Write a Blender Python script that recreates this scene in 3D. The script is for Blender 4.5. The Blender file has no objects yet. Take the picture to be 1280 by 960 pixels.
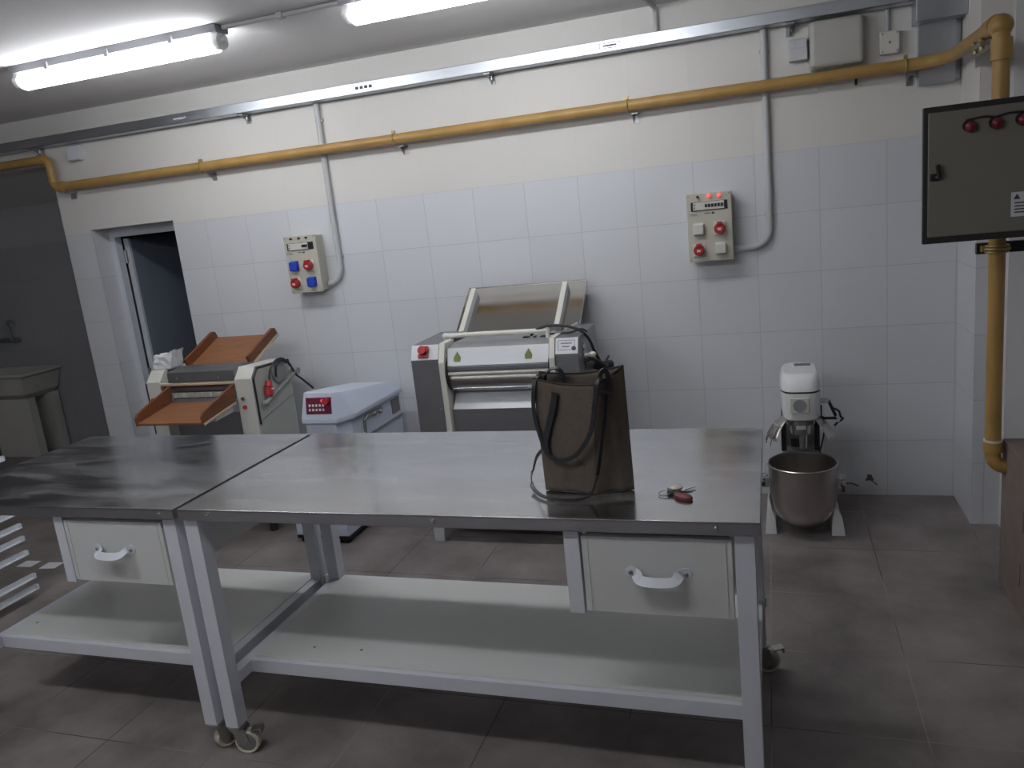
import bpy, bmesh, math, random
from mathutils import Vector, Matrix
random.seed(7)
PI = math.pi
SC = bpy.context.scene
COL = SC.collection

# ------------------------------------------------------------------ materials
def new_mat(name):
    m = bpy.data.materials.new(name); m.use_nodes = True
    nt = m.node_tree; nt.nodes.clear()
    out = nt.nodes.new('ShaderNodeOutputMaterial')
    b = nt.nodes.new('ShaderNodeBsdfPrincipled')
    nt.links.new(b.outputs[0], out.inputs[0])
    return m, nt, b

def mat(name, col, rough=.5, metal=0., var=.06, scale=14., bump=0., emit=None, estr=0., stretch=None, coat=0.):
    """plain procedural material: base colour with a soft noise variation"""
    m, nt, b = new_mat(name)
    N = nt.nodes.new; L = nt.links.new
    tc = N('ShaderNodeTexCoord')
    src = tc.outputs['Object']
    if stretch:
        mp = N('ShaderNodeMapping'); mp.inputs['Scale'].default_value = stretch
        L(src, mp.inputs[0]); src = mp.outputs[0]
    nz = N('ShaderNodeTexNoise'); nz.inputs['Scale'].default_value = scale; nz.inputs['Detail'].default_value = 4
    L(src, nz.inputs['Vector'])
    mx = N('ShaderNodeMix'); mx.data_type = 'RGBA'
    c = Vector(col)
    mx.inputs[6].default_value = (*[max(0, v*(1-var)) for v in c], 1)
    mx.inputs[7].default_value = (*[min(1, v*(1+var)) for v in c], 1)
    L(nz.outputs[0], mx.inputs[0]); L(mx.outputs[2], b.inputs['Base Color'])
    b.inputs['Roughness'].default_value = rough
    b.inputs['Metallic'].default_value = metal
    if coat: b.inputs['Coat Weight'].default_value = coat
    if bump:
        bp = N('ShaderNodeBump'); bp.inputs['Strength'].default_value = bump; bp.inputs['Distance'].default_value = .01
        L(nz.outputs[0], bp.inputs['Height']); L(bp.outputs[0], b.inputs['Normal'])
    if emit:
        b.inputs['Emission Color'].default_value = (*emit, 1); b.inputs['Emission Strength'].default_value = estr
    return m

def steel(name, col, r0, r1, stretch, scale=6., dust=0.):
    m, nt, b = new_mat(name); N = nt.nodes.new; L = nt.links.new
    tc = N('ShaderNodeTexCoord')
    mp = N('ShaderNodeMapping'); mp.inputs['Scale'].default_value = stretch; L(tc.outputs['Object'], mp.inputs[0])
    n1 = N('ShaderNodeTexNoise'); n1.inputs['Scale'].default_value = scale; n1.inputs['Detail'].default_value = 5
    L(mp.outputs[0], n1.inputs['Vector'])
    n2 = N('ShaderNodeTexNoise'); n2.inputs['Scale'].default_value = 3.2; n2.inputs['Detail'].default_value = 5
    L(tc.outputs['Object'], n2.inputs['Vector'])
    ad = N('ShaderNodeMath'); ad.operation = 'MULTIPLY'; L(n1.outputs[0], ad.inputs[0]); L(n2.outputs[0], ad.inputs[1])
    mr = N('ShaderNodeMapRange'); mr.inputs[1].default_value = .02; mr.inputs[2].default_value = .5
    mr.inputs[3].default_value = r0; mr.inputs[4].default_value = r1
    L(ad.outputs[0], mr.inputs[0]); L(mr.outputs[0], b.inputs['Roughness'])
    mx = N('ShaderNodeMix'); mx.data_type = 'RGBA'
    mx.inputs[6].default_value = (*[v*.88 for v in col], 1); mx.inputs[7].default_value = (*[min(1, v*1.08) for v in col], 1)
    L(n2.outputs[0], mx.inputs[0]); L(mx.outputs[2], b.inputs['Base Color'])
    b.inputs['Metallic'].default_value = 1
    if dust:   # wiped-dry smears that dull the steel
        m3 = N('ShaderNodeMapping'); m3.inputs['Scale'].default_value = (1.0, 3.4, 1); m3.inputs['Rotation'].default_value = (0, 0, .35); L(tc.outputs['Object'], m3.inputs[0])
        n3 = N('ShaderNodeTexNoise'); n3.inputs['Scale'].default_value = 2.6; n3.inputs['Detail'].default_value = 7; n3.inputs['Distortion'].default_value = .8
        L(m3.outputs[0], n3.inputs['Vector'])
        r3 = N('ShaderNodeMapRange'); r3.inputs[1].default_value = .42; r3.inputs[2].default_value = .75; r3.inputs[3].default_value = 1; r3.inputs[4].default_value = 1-dust
        L(n3.outputs[0], r3.inputs[0]); L(r3.outputs[0], b.inputs['Metallic'])
    return m

def wall_material(name, tile, paint, ztop, dirt=True):
    m, nt, b = new_mat(name); N = nt.nodes.new; L = nt.links.new
    tc = N('ShaderNodeTexCoord'); sp = N('ShaderNodeSeparateXYZ'); L(tc.outputs['Object'], sp.inputs[0])
    s = N('ShaderNodeMath'); s.operation = 'ADD'; L(sp.outputs[0], s.inputs[0]); L(sp.outputs[1], s.inputs[1])
    cb = N('ShaderNodeCombineXYZ'); L(s.outputs[0], cb.inputs[0]); L(sp.outputs[2], cb.inputs[1])
    br = N('ShaderNodeTexBrick'); br.offset = 0; br.squash = 1
    br.inputs['Scale'].default_value = 1; br.inputs['Mortar Size'].default_value = .0022
    br.inputs['Mortar Smooth'].default_value = .3
    br.inputs['Brick Width'].default_value = .303; br.inputs['Row Height'].default_value = .3
    t = Vector(tile)
    br.inputs['Color1'].default_value = (*(t*.97), 1); br.inputs['Color2'].default_value = (*(t*1.02), 1)
    br.inputs['Mortar'].default_value = (t.x*.80, t.y*.79, t.z*.78, 1); br.inputs['Bias'].default_value = 0
    L(cb.outputs[0], br.inputs['Vector'])
    nz = N('ShaderNodeTexNoise'); nz.inputs['Scale'].default_value = 2.3; nz.inputs['Detail'].default_value = 6
    L(tc.outputs['Object'], nz.inputs['Vector'])
    pm = N('ShaderNodeMix'); pm.data_type = 'RGBA'
    p = Vector(paint)
    pm.inputs[6].default_value = (*(p*.95), 1); pm.inputs[7].default_value = (*(p*1.03), 1); L(nz.outputs[0], pm.inputs[0])
    gt = N('ShaderNodeMath'); gt.operation = 'GREATER_THAN'; gt.inputs[1].default_value = ztop; L(sp.outputs[2], gt.inputs[0])
    mx = N('ShaderNodeMix'); mx.data_type = 'RGBA'
    L(gt.outputs[0], mx.inputs[0]); L(br.outputs[0], mx.inputs[6]); L(pm.outputs[2], mx.inputs[7])
    L(mx.outputs[2], b.inputs['Base Color'])
    mr = N('ShaderNodeMapRange'); mr.inputs[3].default_value = .42; mr.inputs[4].default_value = .8
    L(gt.outputs[0], mr.inputs[0]); L(mr.outputs[0], b.inputs['Roughness'])
    bp = N('ShaderNodeBump'); bp.inputs['Strength'].default_value = .3; bp.inputs['Distance'].default_value = .004; bp.invert = True
    L(br.outputs[1], bp.inputs['Height']); L(bp.outputs[0], b.inputs['Normal'])
    return m

def floor_material():
    m, nt, b = new_mat('brown_floor_tile'); N = nt.nodes.new; L = nt.links.new
    tc = N('ShaderNodeTexCoord')
    mp = N('ShaderNodeMapping'); mp.inputs['Location'].default_value = (-1.98, 1.565, 0); L(tc.outputs['Object'], mp.inputs[0])
    br = N('ShaderNodeTexBrick'); br.offset = 0; br.squash = 1
    br.inputs['Scale'].default_value = 1; br.inputs['Mortar Size'].default_value = .0022; br.inputs['Mortar Smooth'].default_value = .2
    br.inputs['Brick Width'].default_value = .443; br.inputs['Row Height'].default_value = .443
    br.inputs['Color1'].default_value = (1, 1, 1, 1); br.inputs['Color2'].default_value = (.9, .9, .9, 1)
    L(mp.outputs[0], br.inputs['Vector'])
    nz = N('ShaderNodeTexNoise'); nz.inputs['Scale'].default_value = 2.6; nz.inputs['Detail'].default_value = 8; nz.inputs['Roughness'].default_value = .62
    L(tc.outputs['Object'], nz.inputs['Vector'])
    cr = N('ShaderNodeValToRGB'); e = cr.color_ramp.elements
    e[0].position = .3; e[0].color = (.135, .116, .112, 1); e[1].position = .72; e[1].color = (.34, .298, .29, 1)
    L(nz.outputs[0], cr.inputs[0])
    mul = N('ShaderNodeMix'); mul.data_type = 'RGBA'; mul.blend_type = 'MULTIPLY'; mul.inputs[0].default_value = 1
    L(cr.outputs[0], mul.inputs[6]); L(br.outputs[0], mul.inputs[7])
    # joints: mostly dark, light in places where the grout is clean
    n3 = N('ShaderNodeTexNoise'); n3.inputs['Scale'].default_value = 1.7; L(tc.outputs['Object'], n3.inputs['Vector'])
    jr = N('ShaderNodeValToRGB'); e = jr.color_ramp.elements
    e[0].position = .45; e[0].color = (.07, .06, .057, 1); e[1].position = .58; e[1].color = (.32, .28, .26, 1)
    L(n3.outputs[0], jr.inputs[0])
    fx = N('ShaderNodeMix'); fx.data_type = 'RGBA'
    L(br.outputs[1], fx.inputs[0]); L(mul.outputs[2], fx.inputs[6]); L(jr.outputs[0], fx.inputs[7])
    L(fx.outputs[2], b.inputs['Base Color'])
    rr = N('ShaderNodeMapRange'); rr.inputs[3].default_value = .38; rr.inputs[4].default_value = .6
    L(nz.outputs[0], rr.inputs[0]); L(rr.outputs[0], b.inputs['Roughness'])
    return m

def chipped(name, col):
    """white enamel with a few small dark chips"""
    m, nt, b = new_mat(name); N = nt.nodes.new; L = nt.links.new
    tc = N('ShaderNodeTexCoord')
    vo = N('ShaderNodeTexVoronoi'); vo.inputs['Scale'].default_value = 7; L(tc.outputs['Object'], vo.inputs['Vector'])
    lt = N('ShaderNodeMath'); lt.operation = 'LESS_THAN'; lt.inputs[1].default_value = .035; L(vo.outputs['Distance'], lt.inputs[0])
    nz = N('ShaderNodeTexNoise'); nz.inputs['Scale'].default_value = 5; L(tc.outputs['Object'], nz.inputs['Vector'])
    mx = N('ShaderNodeMix'); mx.data_type = 'RGBA'
    mx.inputs[6].default_value = (*[v*.95 for v in col], 1); mx.inputs[7].default_value = (*col, 1); L(nz.outputs[0], mx.inputs[0])
    m2 = N('ShaderNodeMix'); m2.data_type = 'RGBA'; m2.inputs[7].default_value = (.05, .04, .03, 1)
    L(lt.outputs[0], m2.inputs[0]); L(mx.outputs[2], m2.inputs[6]); L(m2.outputs[2], b.inputs['Base Color'])
    b.inputs['Roughness'].default_value = .42
    return m

def wood(name, c0, c1, stretch=(2, 14, 14)):
    m, nt, b = new_mat(name); N = nt.nodes.new; L = nt.links.new
    tc = N('ShaderNodeTexCoord'); mp = N('ShaderNodeMapping'); mp.inputs['Scale'].default_value = stretch
    L(tc.outputs['Object'], mp.inputs[0])
    nz = N('ShaderNodeTexNoise'); nz.inputs['Scale'].default_value = 3; nz.inputs['Detail'].default_value = 6; nz.inputs['Distortion'].default_value = .6
    L(mp.outputs[0], nz.inputs['Vector'])
    cr = N('ShaderNodeValToRGB'); e = cr.color_ramp.elements
    e[0].position = .3; e[0].color = (*c0, 1); e[1].position = .7; e[1].color = (*c1, 1)
    L(nz.outputs[0], cr.inputs[0]); L(cr.outputs[0], b.inputs['Base Color'])
    b.inputs['Roughness'].default_value = .5
    return m

M = dict(
    wall=wall_material('wall_tile_and_paint', (.645, .66, .69), (.71, .695, .665), 1.8),
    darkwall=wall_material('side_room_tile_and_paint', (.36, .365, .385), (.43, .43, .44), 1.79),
    lightwall=mat('light_wall_panel', (.66, .655, .65), .5, var=.02, scale=2),
    ceiling=mat('ceiling_paint', (.78, .77, .77), .85, var=.04, scale=1.2, bump=.05),
    floor=floor_material(),
    table=steel('table_stainless', (.53, .54, .56), .13, .24, (1, 2.2, 1), 7., .3),
    lip=steel('table_edge_stainless', (.50, .51, .53), .3, .45, (1, 1, 1)),
    steel=steel('machine_stainless', (.56, .57, .59), .20, .34, (1, 9, 9)),
    darksteel=steel('machine_side_steel', (.33, .33, .35), .36, .5, (1, 1, 8)),
    bowl=steel('bowl_stainless', (.56, .53, .50), .26, .36, (1, 1, 6)),
    galv=steel('galvanised_steel', (.56, .59, .63), .3, .5, (3, 3, 3), 9.),
    chrome=mat('chrome', (.7, .7, .72), .16, 1., .02),
    roller=mat('steel_roller', (.34, .32, .30), .35, 1., .05),
    white=mat('white_painted_steel', (.66, .68, .74), .4, var=.03, scale=6),
    shelf=chipped('white_shelf_enamel', (.68, .69, .67)),
    drawer=mat('drawer_white_enamel', (.63, .64, .63), .4, var=.03, scale=4),
    apron=mat('apron_grey', (.50, .51, .54), .45, var=.04),
    castermetal=mat('caster_zinc', (.40, .40, .37), .35, .9, .1, 30),
    casterwheel=mat('caster_wheel_resin', (.62, .60, .50), .4, var=.08, scale=30),
    pipe=mat('gas_pipe_ochre_paint', (.43, .26, .082), .42, var=.25, scale=9),
    brass=mat('clamp_ring', (.42, .32, .12), .4, .5, .1),
    zinc=mat('bracket_zinc', (.34, .35, .36), .4, .8, .1),
    conduit=mat('conduit_grey_plastic', (.52, .53, .54), .5, var=.03),
    plastic=mat('grey_cover_plastic', (.47, .46, .43), .5, var=.03),
    palegrey=mat('pale_grey_plastic', (.56, .57, .60), .5, var=.03),
    cream=mat('panel_cream_plastic', (.50, .49, .41), .45, var=.03),
    creamwhite=mat('cream_white_enamel', (.68, .67, .61), .4, var=.03),
    socketwhite=mat('socket_cover_white', (.60, .59, .54), .45, var=.03),
    red=mat('socket_red', (.42, .025, .03), .4, var=.1),
    redlens=mat('dark_red_lens', (.16, .012, .02), .3, var=.1),
    blue=mat('socket_blue', (.02, .06, .50), .4, var=.1),
    pink=mat('lit_red_lamp', (.75, .12, .12), .3, emit=(1, .12, .12), estr=.9),
    black=mat('black_plastic', (.015, .015, .017), .45, var=.1),
    rubber=mat('black_rubber_cable', (.018, .019, .022), .5, var=.1),
    cabinet=mat('cabinet_olive_grey', (.215, .205, .170), .5, var=.04),
    gasket=mat('cabinet_dark_body', (.03, .03, .027), .5, var=.05),
    maroon=mat('keypad_maroon', (.16, .012, .045), .4, var=.05),
    button=mat('keypad_button_white', (.75, .74, .76), .4, var=.02),
    olive=mat('olive_sticker', (.17, .20, .05), .5, var=.05),
    paper=mat('white_paper', (.72, .73, .75), .7, var=.03, bump=.2),
    ink=mat('printed_ink', (.06, .06, .08), .6, var=.05),
    enamel=mat('mixer_white_enamel', (.84, .85, .86), .25, var=.02, coat=.4),
    msheeter=mat('sheeter_white_enamel', (.60, .60, .55), .4, var=.03),
    msheeter2=mat('sheeter_grey_green_side', (.42, .43, .39), .45, var=.03),
    wood=wood('tray_brown_wood', (.215, .088, .036), (.28, .125, .058)),
    woodrim=wood('tray_dark_wood_side', (.14, .045, .018), (.20, .07, .025), (14, 2, 14)),
    woodedge=mat('tray_edge_pale', (.55, .45, .33), .5),
    bagfab=mat('bag_brown_fabric', (.105, .083, .066), .85, var=.14, scale=60, bump=.25),
    bagdark=mat('bag_lining_dark', (.028, .023, .02), .9, var=.1),
    leather=mat('black_leather', (.020, .021, .025), .42, var=.15, scale=40),
    redleather=mat('red_fob', (.12, .008, .012), .5, var=.1),
    silverfob=mat('pale_disc_fob', (.52, .47, .40), .3, .3, .05),
    concrete=mat('rough_pinkish_concrete', (.21, .165, .145), .9, var=.3, scale=11, bump=.5),
    housing=mat('lamp_housing_grey', (.20, .20, .22), .5, var=.04),
    clip=mat('lamp_end_clear_plastic', (.7, .7, .7), .2, var=.03),
    tube=mat('lit_tube_diffuser', (.9, .9, .9), .4, emit=(.95, .97, 1), estr=25.),
    leaf=mat('door_leaf_blue_grey', (.20, .23, .29), .45, var=.04, scale=3),
    frame=mat('door_frame_white', (.60, .63, .68), .4, var=.03),
    sink=mat('sink_ceramic', (.50, .49, .46), .4, var=.05),
    cloth=mat('olive_cloth', (.15, .12, .015), .9, var=.2, bump=.3),
    chest=mat('chest_machine_white', (.60, .66, .78), .35, var=.02, coat=.2),
    stain=mat('wall_hole_dirt', (.10, .095, .09), .9, var=.4, scale=60),
    greyhatch=mat('grey_vent_mesh', (.17, .17, .18), .6, var=.25, scale=200),
    greywheel=mat('handwheel_grey', (.24, .245, .245), .5, var=.05),
)

# ------------------------------------------------------------------ mesh building
class MB:
    def __init__(s): s.bm = bmesh.new()
    def _merge(s, b2):
        me = bpy.data.meshes.new('tmp'); b2.to_mesh(me); b2.free(); s.bm.from_mesh(me); bpy.data.meshes.remove(me); return s
    def box(s, x0, x1, y0, y1, z0, z1, bev=0., seg=2):
        b = bmesh.new(); bmesh.ops.create_cube(b, size=1)
        for v in b.verts:
            v.co = Vector(((x0+x1)/2+v.co.x*abs(x1-x0), (y0+y1)/2+v.co.y*abs(y1-y0), (z0+z1)/2+v.co.z*abs(z1-z0)))
        if bev: bmesh.ops.bevel(b, geom=b.edges[:], offset=bev, segments=seg, affect='EDGES', profile=.5)
        return s._merge(b)
    def obox(s, c, a, bb, cc, bev=0.):
        """box from centre and three full-size edge vectors"""
        b = bmesh.new(); bmesh.ops.create_cube(b, size=1)
        c, a, bb, cc = map(Vector, (c, a, bb, cc))
        for v in b.verts: v.co = c+a*v.co.x+bb*v.co.y+cc*v.co.z
        bmesh.ops.recalc_face_normals(b, faces=b.faces[:])
        if bev: bmesh.ops.bevel(b, geom=b.edges[:], offset=bev, segments=2, affect='EDGES', profile=.5)
        return s._merge(b)
    def prism(s, poly, axis, a, b_, bev=0.):
        b = bmesh.new()
        def P(u, v, w): return {'x': (w, u, v), 'y': (u, w, v), 'z': (u, v, w)}[axis]
        lo = [b.verts.new(P(u, v, a)) for u, v in poly]; hi = [b.verts.new(P(u, v, b_)) for u, v in poly]
        n = len(poly)
        b.faces.new(lo); b.faces.new(hi[::-1])
        for i in range(n): b.faces.new((lo[i], hi[i], hi[(i+1) % n], lo[(i+1) % n]))
        bmesh.ops.recalc_face_normals(b, faces=b.faces[:])
        if bev: bmesh.ops.bevel(b, geom=b.edges[:], offset=bev, segments=2, affect='EDGES', profile=.5)
        return s._merge(b)
    def sweep(s, pts, ring, up=None, closed=False):
        """sweep a ring of (u,v) along pts"""
        pts = [Vector(p) for p in pts]; b = bmesh.new(); rings = []
        n = len(pts); prev = None
        for i, p in enumerate(pts):
            if closed: t = (pts[(i+1) % n]-pts[i-1])
            else: t = pts[min(i+1, n-1)]-pts[max(i-1, 0)]
            t.normalize()
            if up is not None:
                u = up(i) if callable(up) else Vector(up)
                u = (u-t*u.dot(t)).normalized()
            elif prev is None:
                h = Vector((0, 0, 1)) if abs(t.z) < .9 else Vector((1, 0, 0)); u = (h-t*h.dot(t)).normalized()
            else: u = (prev-t*prev.dot(t)).normalized()
            prev = u; w = t.cross(u)
            rings.append([b.verts.new(p+u*a+w*c) for a, c in ring])
        m = len(ring)
        for i in range(n if closed else n-1):
            A, B = rings[i], rings[(i+1) % n]
            for k in range(m): b.faces.new((A[k], A[(k+1) % m], B[(k+1) % m], B[k]))
        if not closed: b.faces.new(rings[0][::-1]); b.faces.new(rings[-1])
        bmesh.ops.recalc_face_normals(b, faces=b.faces[:])
        return s._merge(b)
    def tube(s, pts, r, seg=12, closed=False):
        return s.sweep(pts, [(r*math.cos(2*PI*k/seg), r*math.sin(2*PI*k/seg)) for k in range(seg)], closed=closed)
    def ribbon(s, pts, w, t, normal):
        return s.sweep(pts, [(-t/2, -w/2), (t/2, -w/2), (t/2, w/2), (-t/2, w/2)], up=normal)
    def cyl(s, p0, p1, r, r1=None, seg=28):
        p0, p1 = Vector(p0), Vector(p1); d = p1-p0
        b = bmesh.new()
        bmesh.ops.create_cone(b, cap_ends=True, segments=seg, radius1=r, radius2=r if r1 is None else r1, depth=d.length)
        b.transform(Matrix.Translation((p0+p1)/2) @ Vector((0, 0, 1)).rotation_difference(d.normalized()).to_matrix().to_4x4())
        return s._merge(b)
    def lathe(s, prof, c, seg=48, axis='z'):
        b = bmesh.new(); rings = []
        for r, z in prof:
            if r < 1e-6: rings.append([b.verts.new((0, 0, z))])
            else: rings.append([b.verts.new((r*math.cos(2*PI*k/seg), r*math.sin(2*PI*k/seg), z)) for k in range(seg)])
        for A, B in zip(rings, rings[1:]):
            for k in range(seg):
                if len(A) == 1 and len(B) > 1: b.faces.new((A[0], B[k], B[(k+1) % seg]))
                elif len(B) == 1 and len(A) > 1: b.faces.new((A[k], A[(k+1) % seg], B[0]))
                elif len(A) > 1: b.faces.new((A[k], A[(k+1) % seg], B[(k+1) % seg], B[k]))
        bmesh.ops.recalc_face_normals(b, faces=b.faces[:])
        if axis == 'y': b.transform(Matrix.Rotation(PI/2, 4, 'X'))
        if axis == 'x': b.transform(Matrix.Rotation(PI/2, 4, 'Y'))
        b.transform(Matrix.Translation(Vector(c)))
        return s._merge(b)
    def ball(s, c, r, sx=1, sy=1, sz=1, seg=20):
        b = bmesh.new(); bmesh.ops.create_uvsphere(b, u_segments=seg, v_segments=seg//2, radius=r)
        for v in b.verts: v.co = Vector((v.co.x*sx, v.co.y*sy, v.co.z*sz))+Vector(c)
        return s._merge(b)
    def grid(s, f, nu, nv):
        b = bmesh.new(); V = [[b.verts.new(f(i/nu, j/nv)) for j in range(nv+1)] for i in range(nu+1)]
        for i in range(nu):
            for j in range(nv): b.faces.new((V[i][j], V[i+1][j], V[i+1][j+1], V[i][j+1]))
        return s._merge(b)
    def text(s, txt, size, origin, ax=(1, 0, 0), up=(0, 0, 1), depth=.0006):
        cu = bpy.data.curves.new('t', 'FONT'); cu.body = txt; cu.size = size; cu.extrude = depth
        ob = bpy.data.objects.new('t', cu); COL.objects.link(ob)
        dg = bpy.context.evaluated_depsgraph_get(); me = bpy.data.meshes.new_from_object(ob.evaluated_get(dg))
        bpy.data.objects.remove(ob); bpy.data.curves.remove(cu)
        ax, up = Vector(ax).normalized(), Vector(up).normalized(); nn = ax.cross(up)
        me.transform(Matrix.Translation(Vector(origin)) @ Matrix((ax, up, nn)).transposed().to_4x4())
        s.bm.from_mesh(me); bpy.data.meshes.remove(me); return s
    def build(s, name, m, parent=None, smooth=True, solid=None):
        me = bpy.data.meshes.new(name)
        off = Vector((0, 0, 0)); p = parent
        while p is not None: off += p.location; p = p.parent
        bmesh.ops.translate(s.bm, verts=s.bm.verts[:], vec=-off)
        s.bm.to_mesh(me); s.bm.free()
        me.materials.append(m)
        if smooth:
            me.polygons.foreach_set('use_smooth', [True]*len(me.polygons)); me.set_sharp_from_angle(angle=math.radians(32))
        o = bpy.data.objects.new(name, me); COL.objects.link(o)
        if parent is not None: o.parent = parent
        if smooth:
            wn = o.modifiers.new('flat_faces', 'WEIGHTED_NORMAL'); wn.keep_sharp = True; wn.weight = 100
        if solid:
            md = o.modifiers.new('thickness', 'SOLIDIFY'); md.thickness = solid; md.offset = 0
        return o

def thing(name, loc, label, cat, group=None):
    o = bpy.data.objects.new(name, None); o.empty_display_size = .1; COL.objects.link(o); o.location = loc
    o['label'] = label; o['category'] = cat
    if group: o['group'] = group
    return o
def tag(o, label, cat, group=None):
    o['label'] = label; o['category'] = cat
    if group: o['group'] = group
    return o
def struct(o): o['kind'] = 'structure'; return o
def smooth_path(pts, n=6):
    P = [Vector(p) for p in pts]; out = []
    for i in range(len(P)-1):
        p0, p1, p2, p3 = P[max(i-1, 0)], P[i], P[i+1], P[min(i+2, len(P)-1)]
        for k in range(n):
            t = k/n
            out.append(.5*((2*p1)+(p2-p0)*t+(2*p0-5*p1+4*p2-p3)*t*t+(3*p1-p0-3*p2+p3)*t**3))
    out.append(P[-1]); return out
def arc(c, a, b, r, t0, t1, n=8):
    c, a, b = Vector(c), Vector(a), Vector(b)
    return [c+(a*math.cos(t0+(t1-t0)*k/n)+b*math.sin(t0+(t1-t0)*k/n))*r for k in range(n+1)]

# ------------------------------------------------------------------ the setting
XL, XR, XO, YF, ZC = -5.6, 2.75, 5.4, -7.2, 2.575
OPX, OPZ = -2.965, 2.265           # wide opening at the left
DX0, DX1, DZ = -2.742, -2.063, 1.82  # doorway
w = MB()
w.box(OPX, DX0, 0, .2, 0, OPZ); w.box(DX0, DX1, 0, .2, DZ, OPZ); w.box(DX1, 2.43, 0, .2, 0, OPZ)
w.box(XL-.2, 2.43, 0, .2, OPZ, ZC); w.box(XL-.2, XL, 0, .2, 0, OPZ)
struct(w.build('wall_back', M['wall'], smooth=False))
w = MB(); w.box(2.43, 2.545, -.36, .2, 0, ZC); w.box(XR, XR+.15, -1.42, -.40, 0, ZC); w.box(XR+.15, XO, -1.42, -1.30, 0, ZC); w.box(XO, XO+.15, YF, -1.30, 0, ZC)
struct(w.build('wall_right', M['wall'], smooth=False))
struct(MB().box(2.545, XR+.15, -.40, -.28, 0, ZC).build('trim_1', M['lightwall'], smooth=False))
struct(MB().box(XL-.2, XL, YF, 0, 0, ZC).build('wall_left', M['wall'], smooth=False))
struct(MB().box(XL-.2, XO+.15, YF-.2, YF, 0, ZC).build('wall_front', M['wall'], smooth=False))
struct(MB().box(-8.5, XO+.2, YF-.2, 2.6, -.1, 0).build('floor', M['floor'], smooth=False))
struct(MB().box(XL-.2, XO+.2, YF-.2, .2, ZC, ZC+.12).build('ceiling', M['ceiling'], smooth=False))
# dark side rooms behind the openings
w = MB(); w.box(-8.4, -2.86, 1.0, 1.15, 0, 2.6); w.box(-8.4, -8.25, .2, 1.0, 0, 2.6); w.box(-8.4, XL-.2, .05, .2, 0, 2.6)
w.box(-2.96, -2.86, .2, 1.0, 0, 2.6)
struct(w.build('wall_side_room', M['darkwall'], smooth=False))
struct(MB().prism([(.2, 2.265), (1.0, 2.115), (1.0, 2.6), (.2, 2.6)], 'x', -8.4, -2.96).build('ceiling_side_room', M['ceiling'], smooth=False))
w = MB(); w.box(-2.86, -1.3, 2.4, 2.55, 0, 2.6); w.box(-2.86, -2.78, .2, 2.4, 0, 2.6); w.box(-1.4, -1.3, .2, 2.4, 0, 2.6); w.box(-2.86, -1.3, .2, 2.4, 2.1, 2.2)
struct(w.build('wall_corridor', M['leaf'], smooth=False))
# door 1: white frame set back in the reveal and a blue-grey leaf swung inwards
d = thing('door_1', (-2.66, .2, 0), 'blue-grey door leaf swung open inside the white framed doorway', 'door'); struct(d)
f = MB(); f.box(DX0+.001, DX0+.045, .145, .2, 0, DZ-.062); f.box(DX1-.03, DX1-.001, .145, .2, 0, DZ-.062); f.box(DX0+.001, DX1-.001, .145, .2, DZ-.062, DZ-.001)
f.build('door_frame', M['frame'], d, False)
lf = MB().box(-2.70, -2.665, .245, .86, .02, DZ-.075).build('door_leaf', M['leaf'], d, False)
MB().box(-2.702, -2.662, .225, .245, .02, DZ-.075).build('leaf_edge', M['frame'], d, False)
for z in (.35, .78, 1.62):
    MB().cyl((-2.694, .212, z-.045), (-2.694, .212, z+.045), .011).build('hinge', M['zinc'], d)

# ------------------------------------------------------------------ ceiling lamps
def tube_lamp(x0, x1, y, label):
    t = thing('ceiling_lamp', ((x0+x1)/2, y, ZC), label, 'lamp', 'ceiling tube lamps')
    MB().prism([(y-.050, ZC), (y+.050, ZC), (y+.042, ZC-.034), (y-.042, ZC-.034)], 'x', x0, x1, .004).build('housing', M['housing'], t)
    prof = [(y+.048*math.cos(a), ZC-.070-.038*math.sin(a)) for a in [2*PI*k/24 for k in range(24)]]
    b = MB(); b.prism(prof, 'x', x0+.045, x1-.045); b.build('diffuser', M['tube'], t)
    for xe, sg in ((x0, 1), (x1, -1)):
        b = MB(); xm = xe+sg*.042
        b.prism([(y+.042*math.cos(a), ZC-.066-.034*math.sin(a)) for a in [2*PI*k/20 for k in range(20)]], 'x', min(xe+sg*.006, xm), max(xe+sg*.006, xm), .003)
        b.cyl((xe-sg*.012, y, ZC-.06), (xe+sg*.008, y, ZC-.06), .013); b.box(min(xe+sg*.008, xm), max(xe+sg*.008, xm), y-.03, y+.03, ZC-.06, ZC-.032)
        b.build('end_cap', M['clip'], t)
    for k in range(3):
        xx = x0+(x1-x0)*(.2+.3*k)
        MB().box(xx-.010, xx+.010, y-.054, y-.044, ZC-.046, ZC-.014).build('latch', M['housing'], t)
    return t
LY = -1.12
tube_lamp(-1.86, -.66, LY, 'lit tube lamp on the ceiling at the left, fully in view')
tube_lamp(-.06, 1.14, LY, 'lit tube lamp on the ceiling cut by the top edge of the picture')
tube_lamp(-1.86, -.66, -3.38, 'tube lamp over the near side of the left work table')
tube_lamp(-.06, 1.14, -3.38, 'tube lamp over the near side of the right work table')
tube_lamp(-1.86, -.66, -5.5, 'added tube lamp at the rear, out of view, brightening the left fronts')  # added out of view to brighten the front faces on the left
cc = thing('ceiling_conduit', (-.36, LY, ZC), 'thin grey conduit along the ceiling between the two tube lamps', 'conduit')
MB().tube([(-.655, LY, ZC-.012), (-.065, LY, ZC-.012)], .010).build('tube_run', M['conduit'], cc)
MB().box(-.375, -.345, LY-.018, LY+.018, ZC-.026, ZC, .004).build('clip', M['conduit'], cc)
c2 = thing('ceiling_conduit', (1.07, -.02, ZC), 'grey conduit dropping from the ceiling to the galvanised tray', 'conduit')
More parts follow.
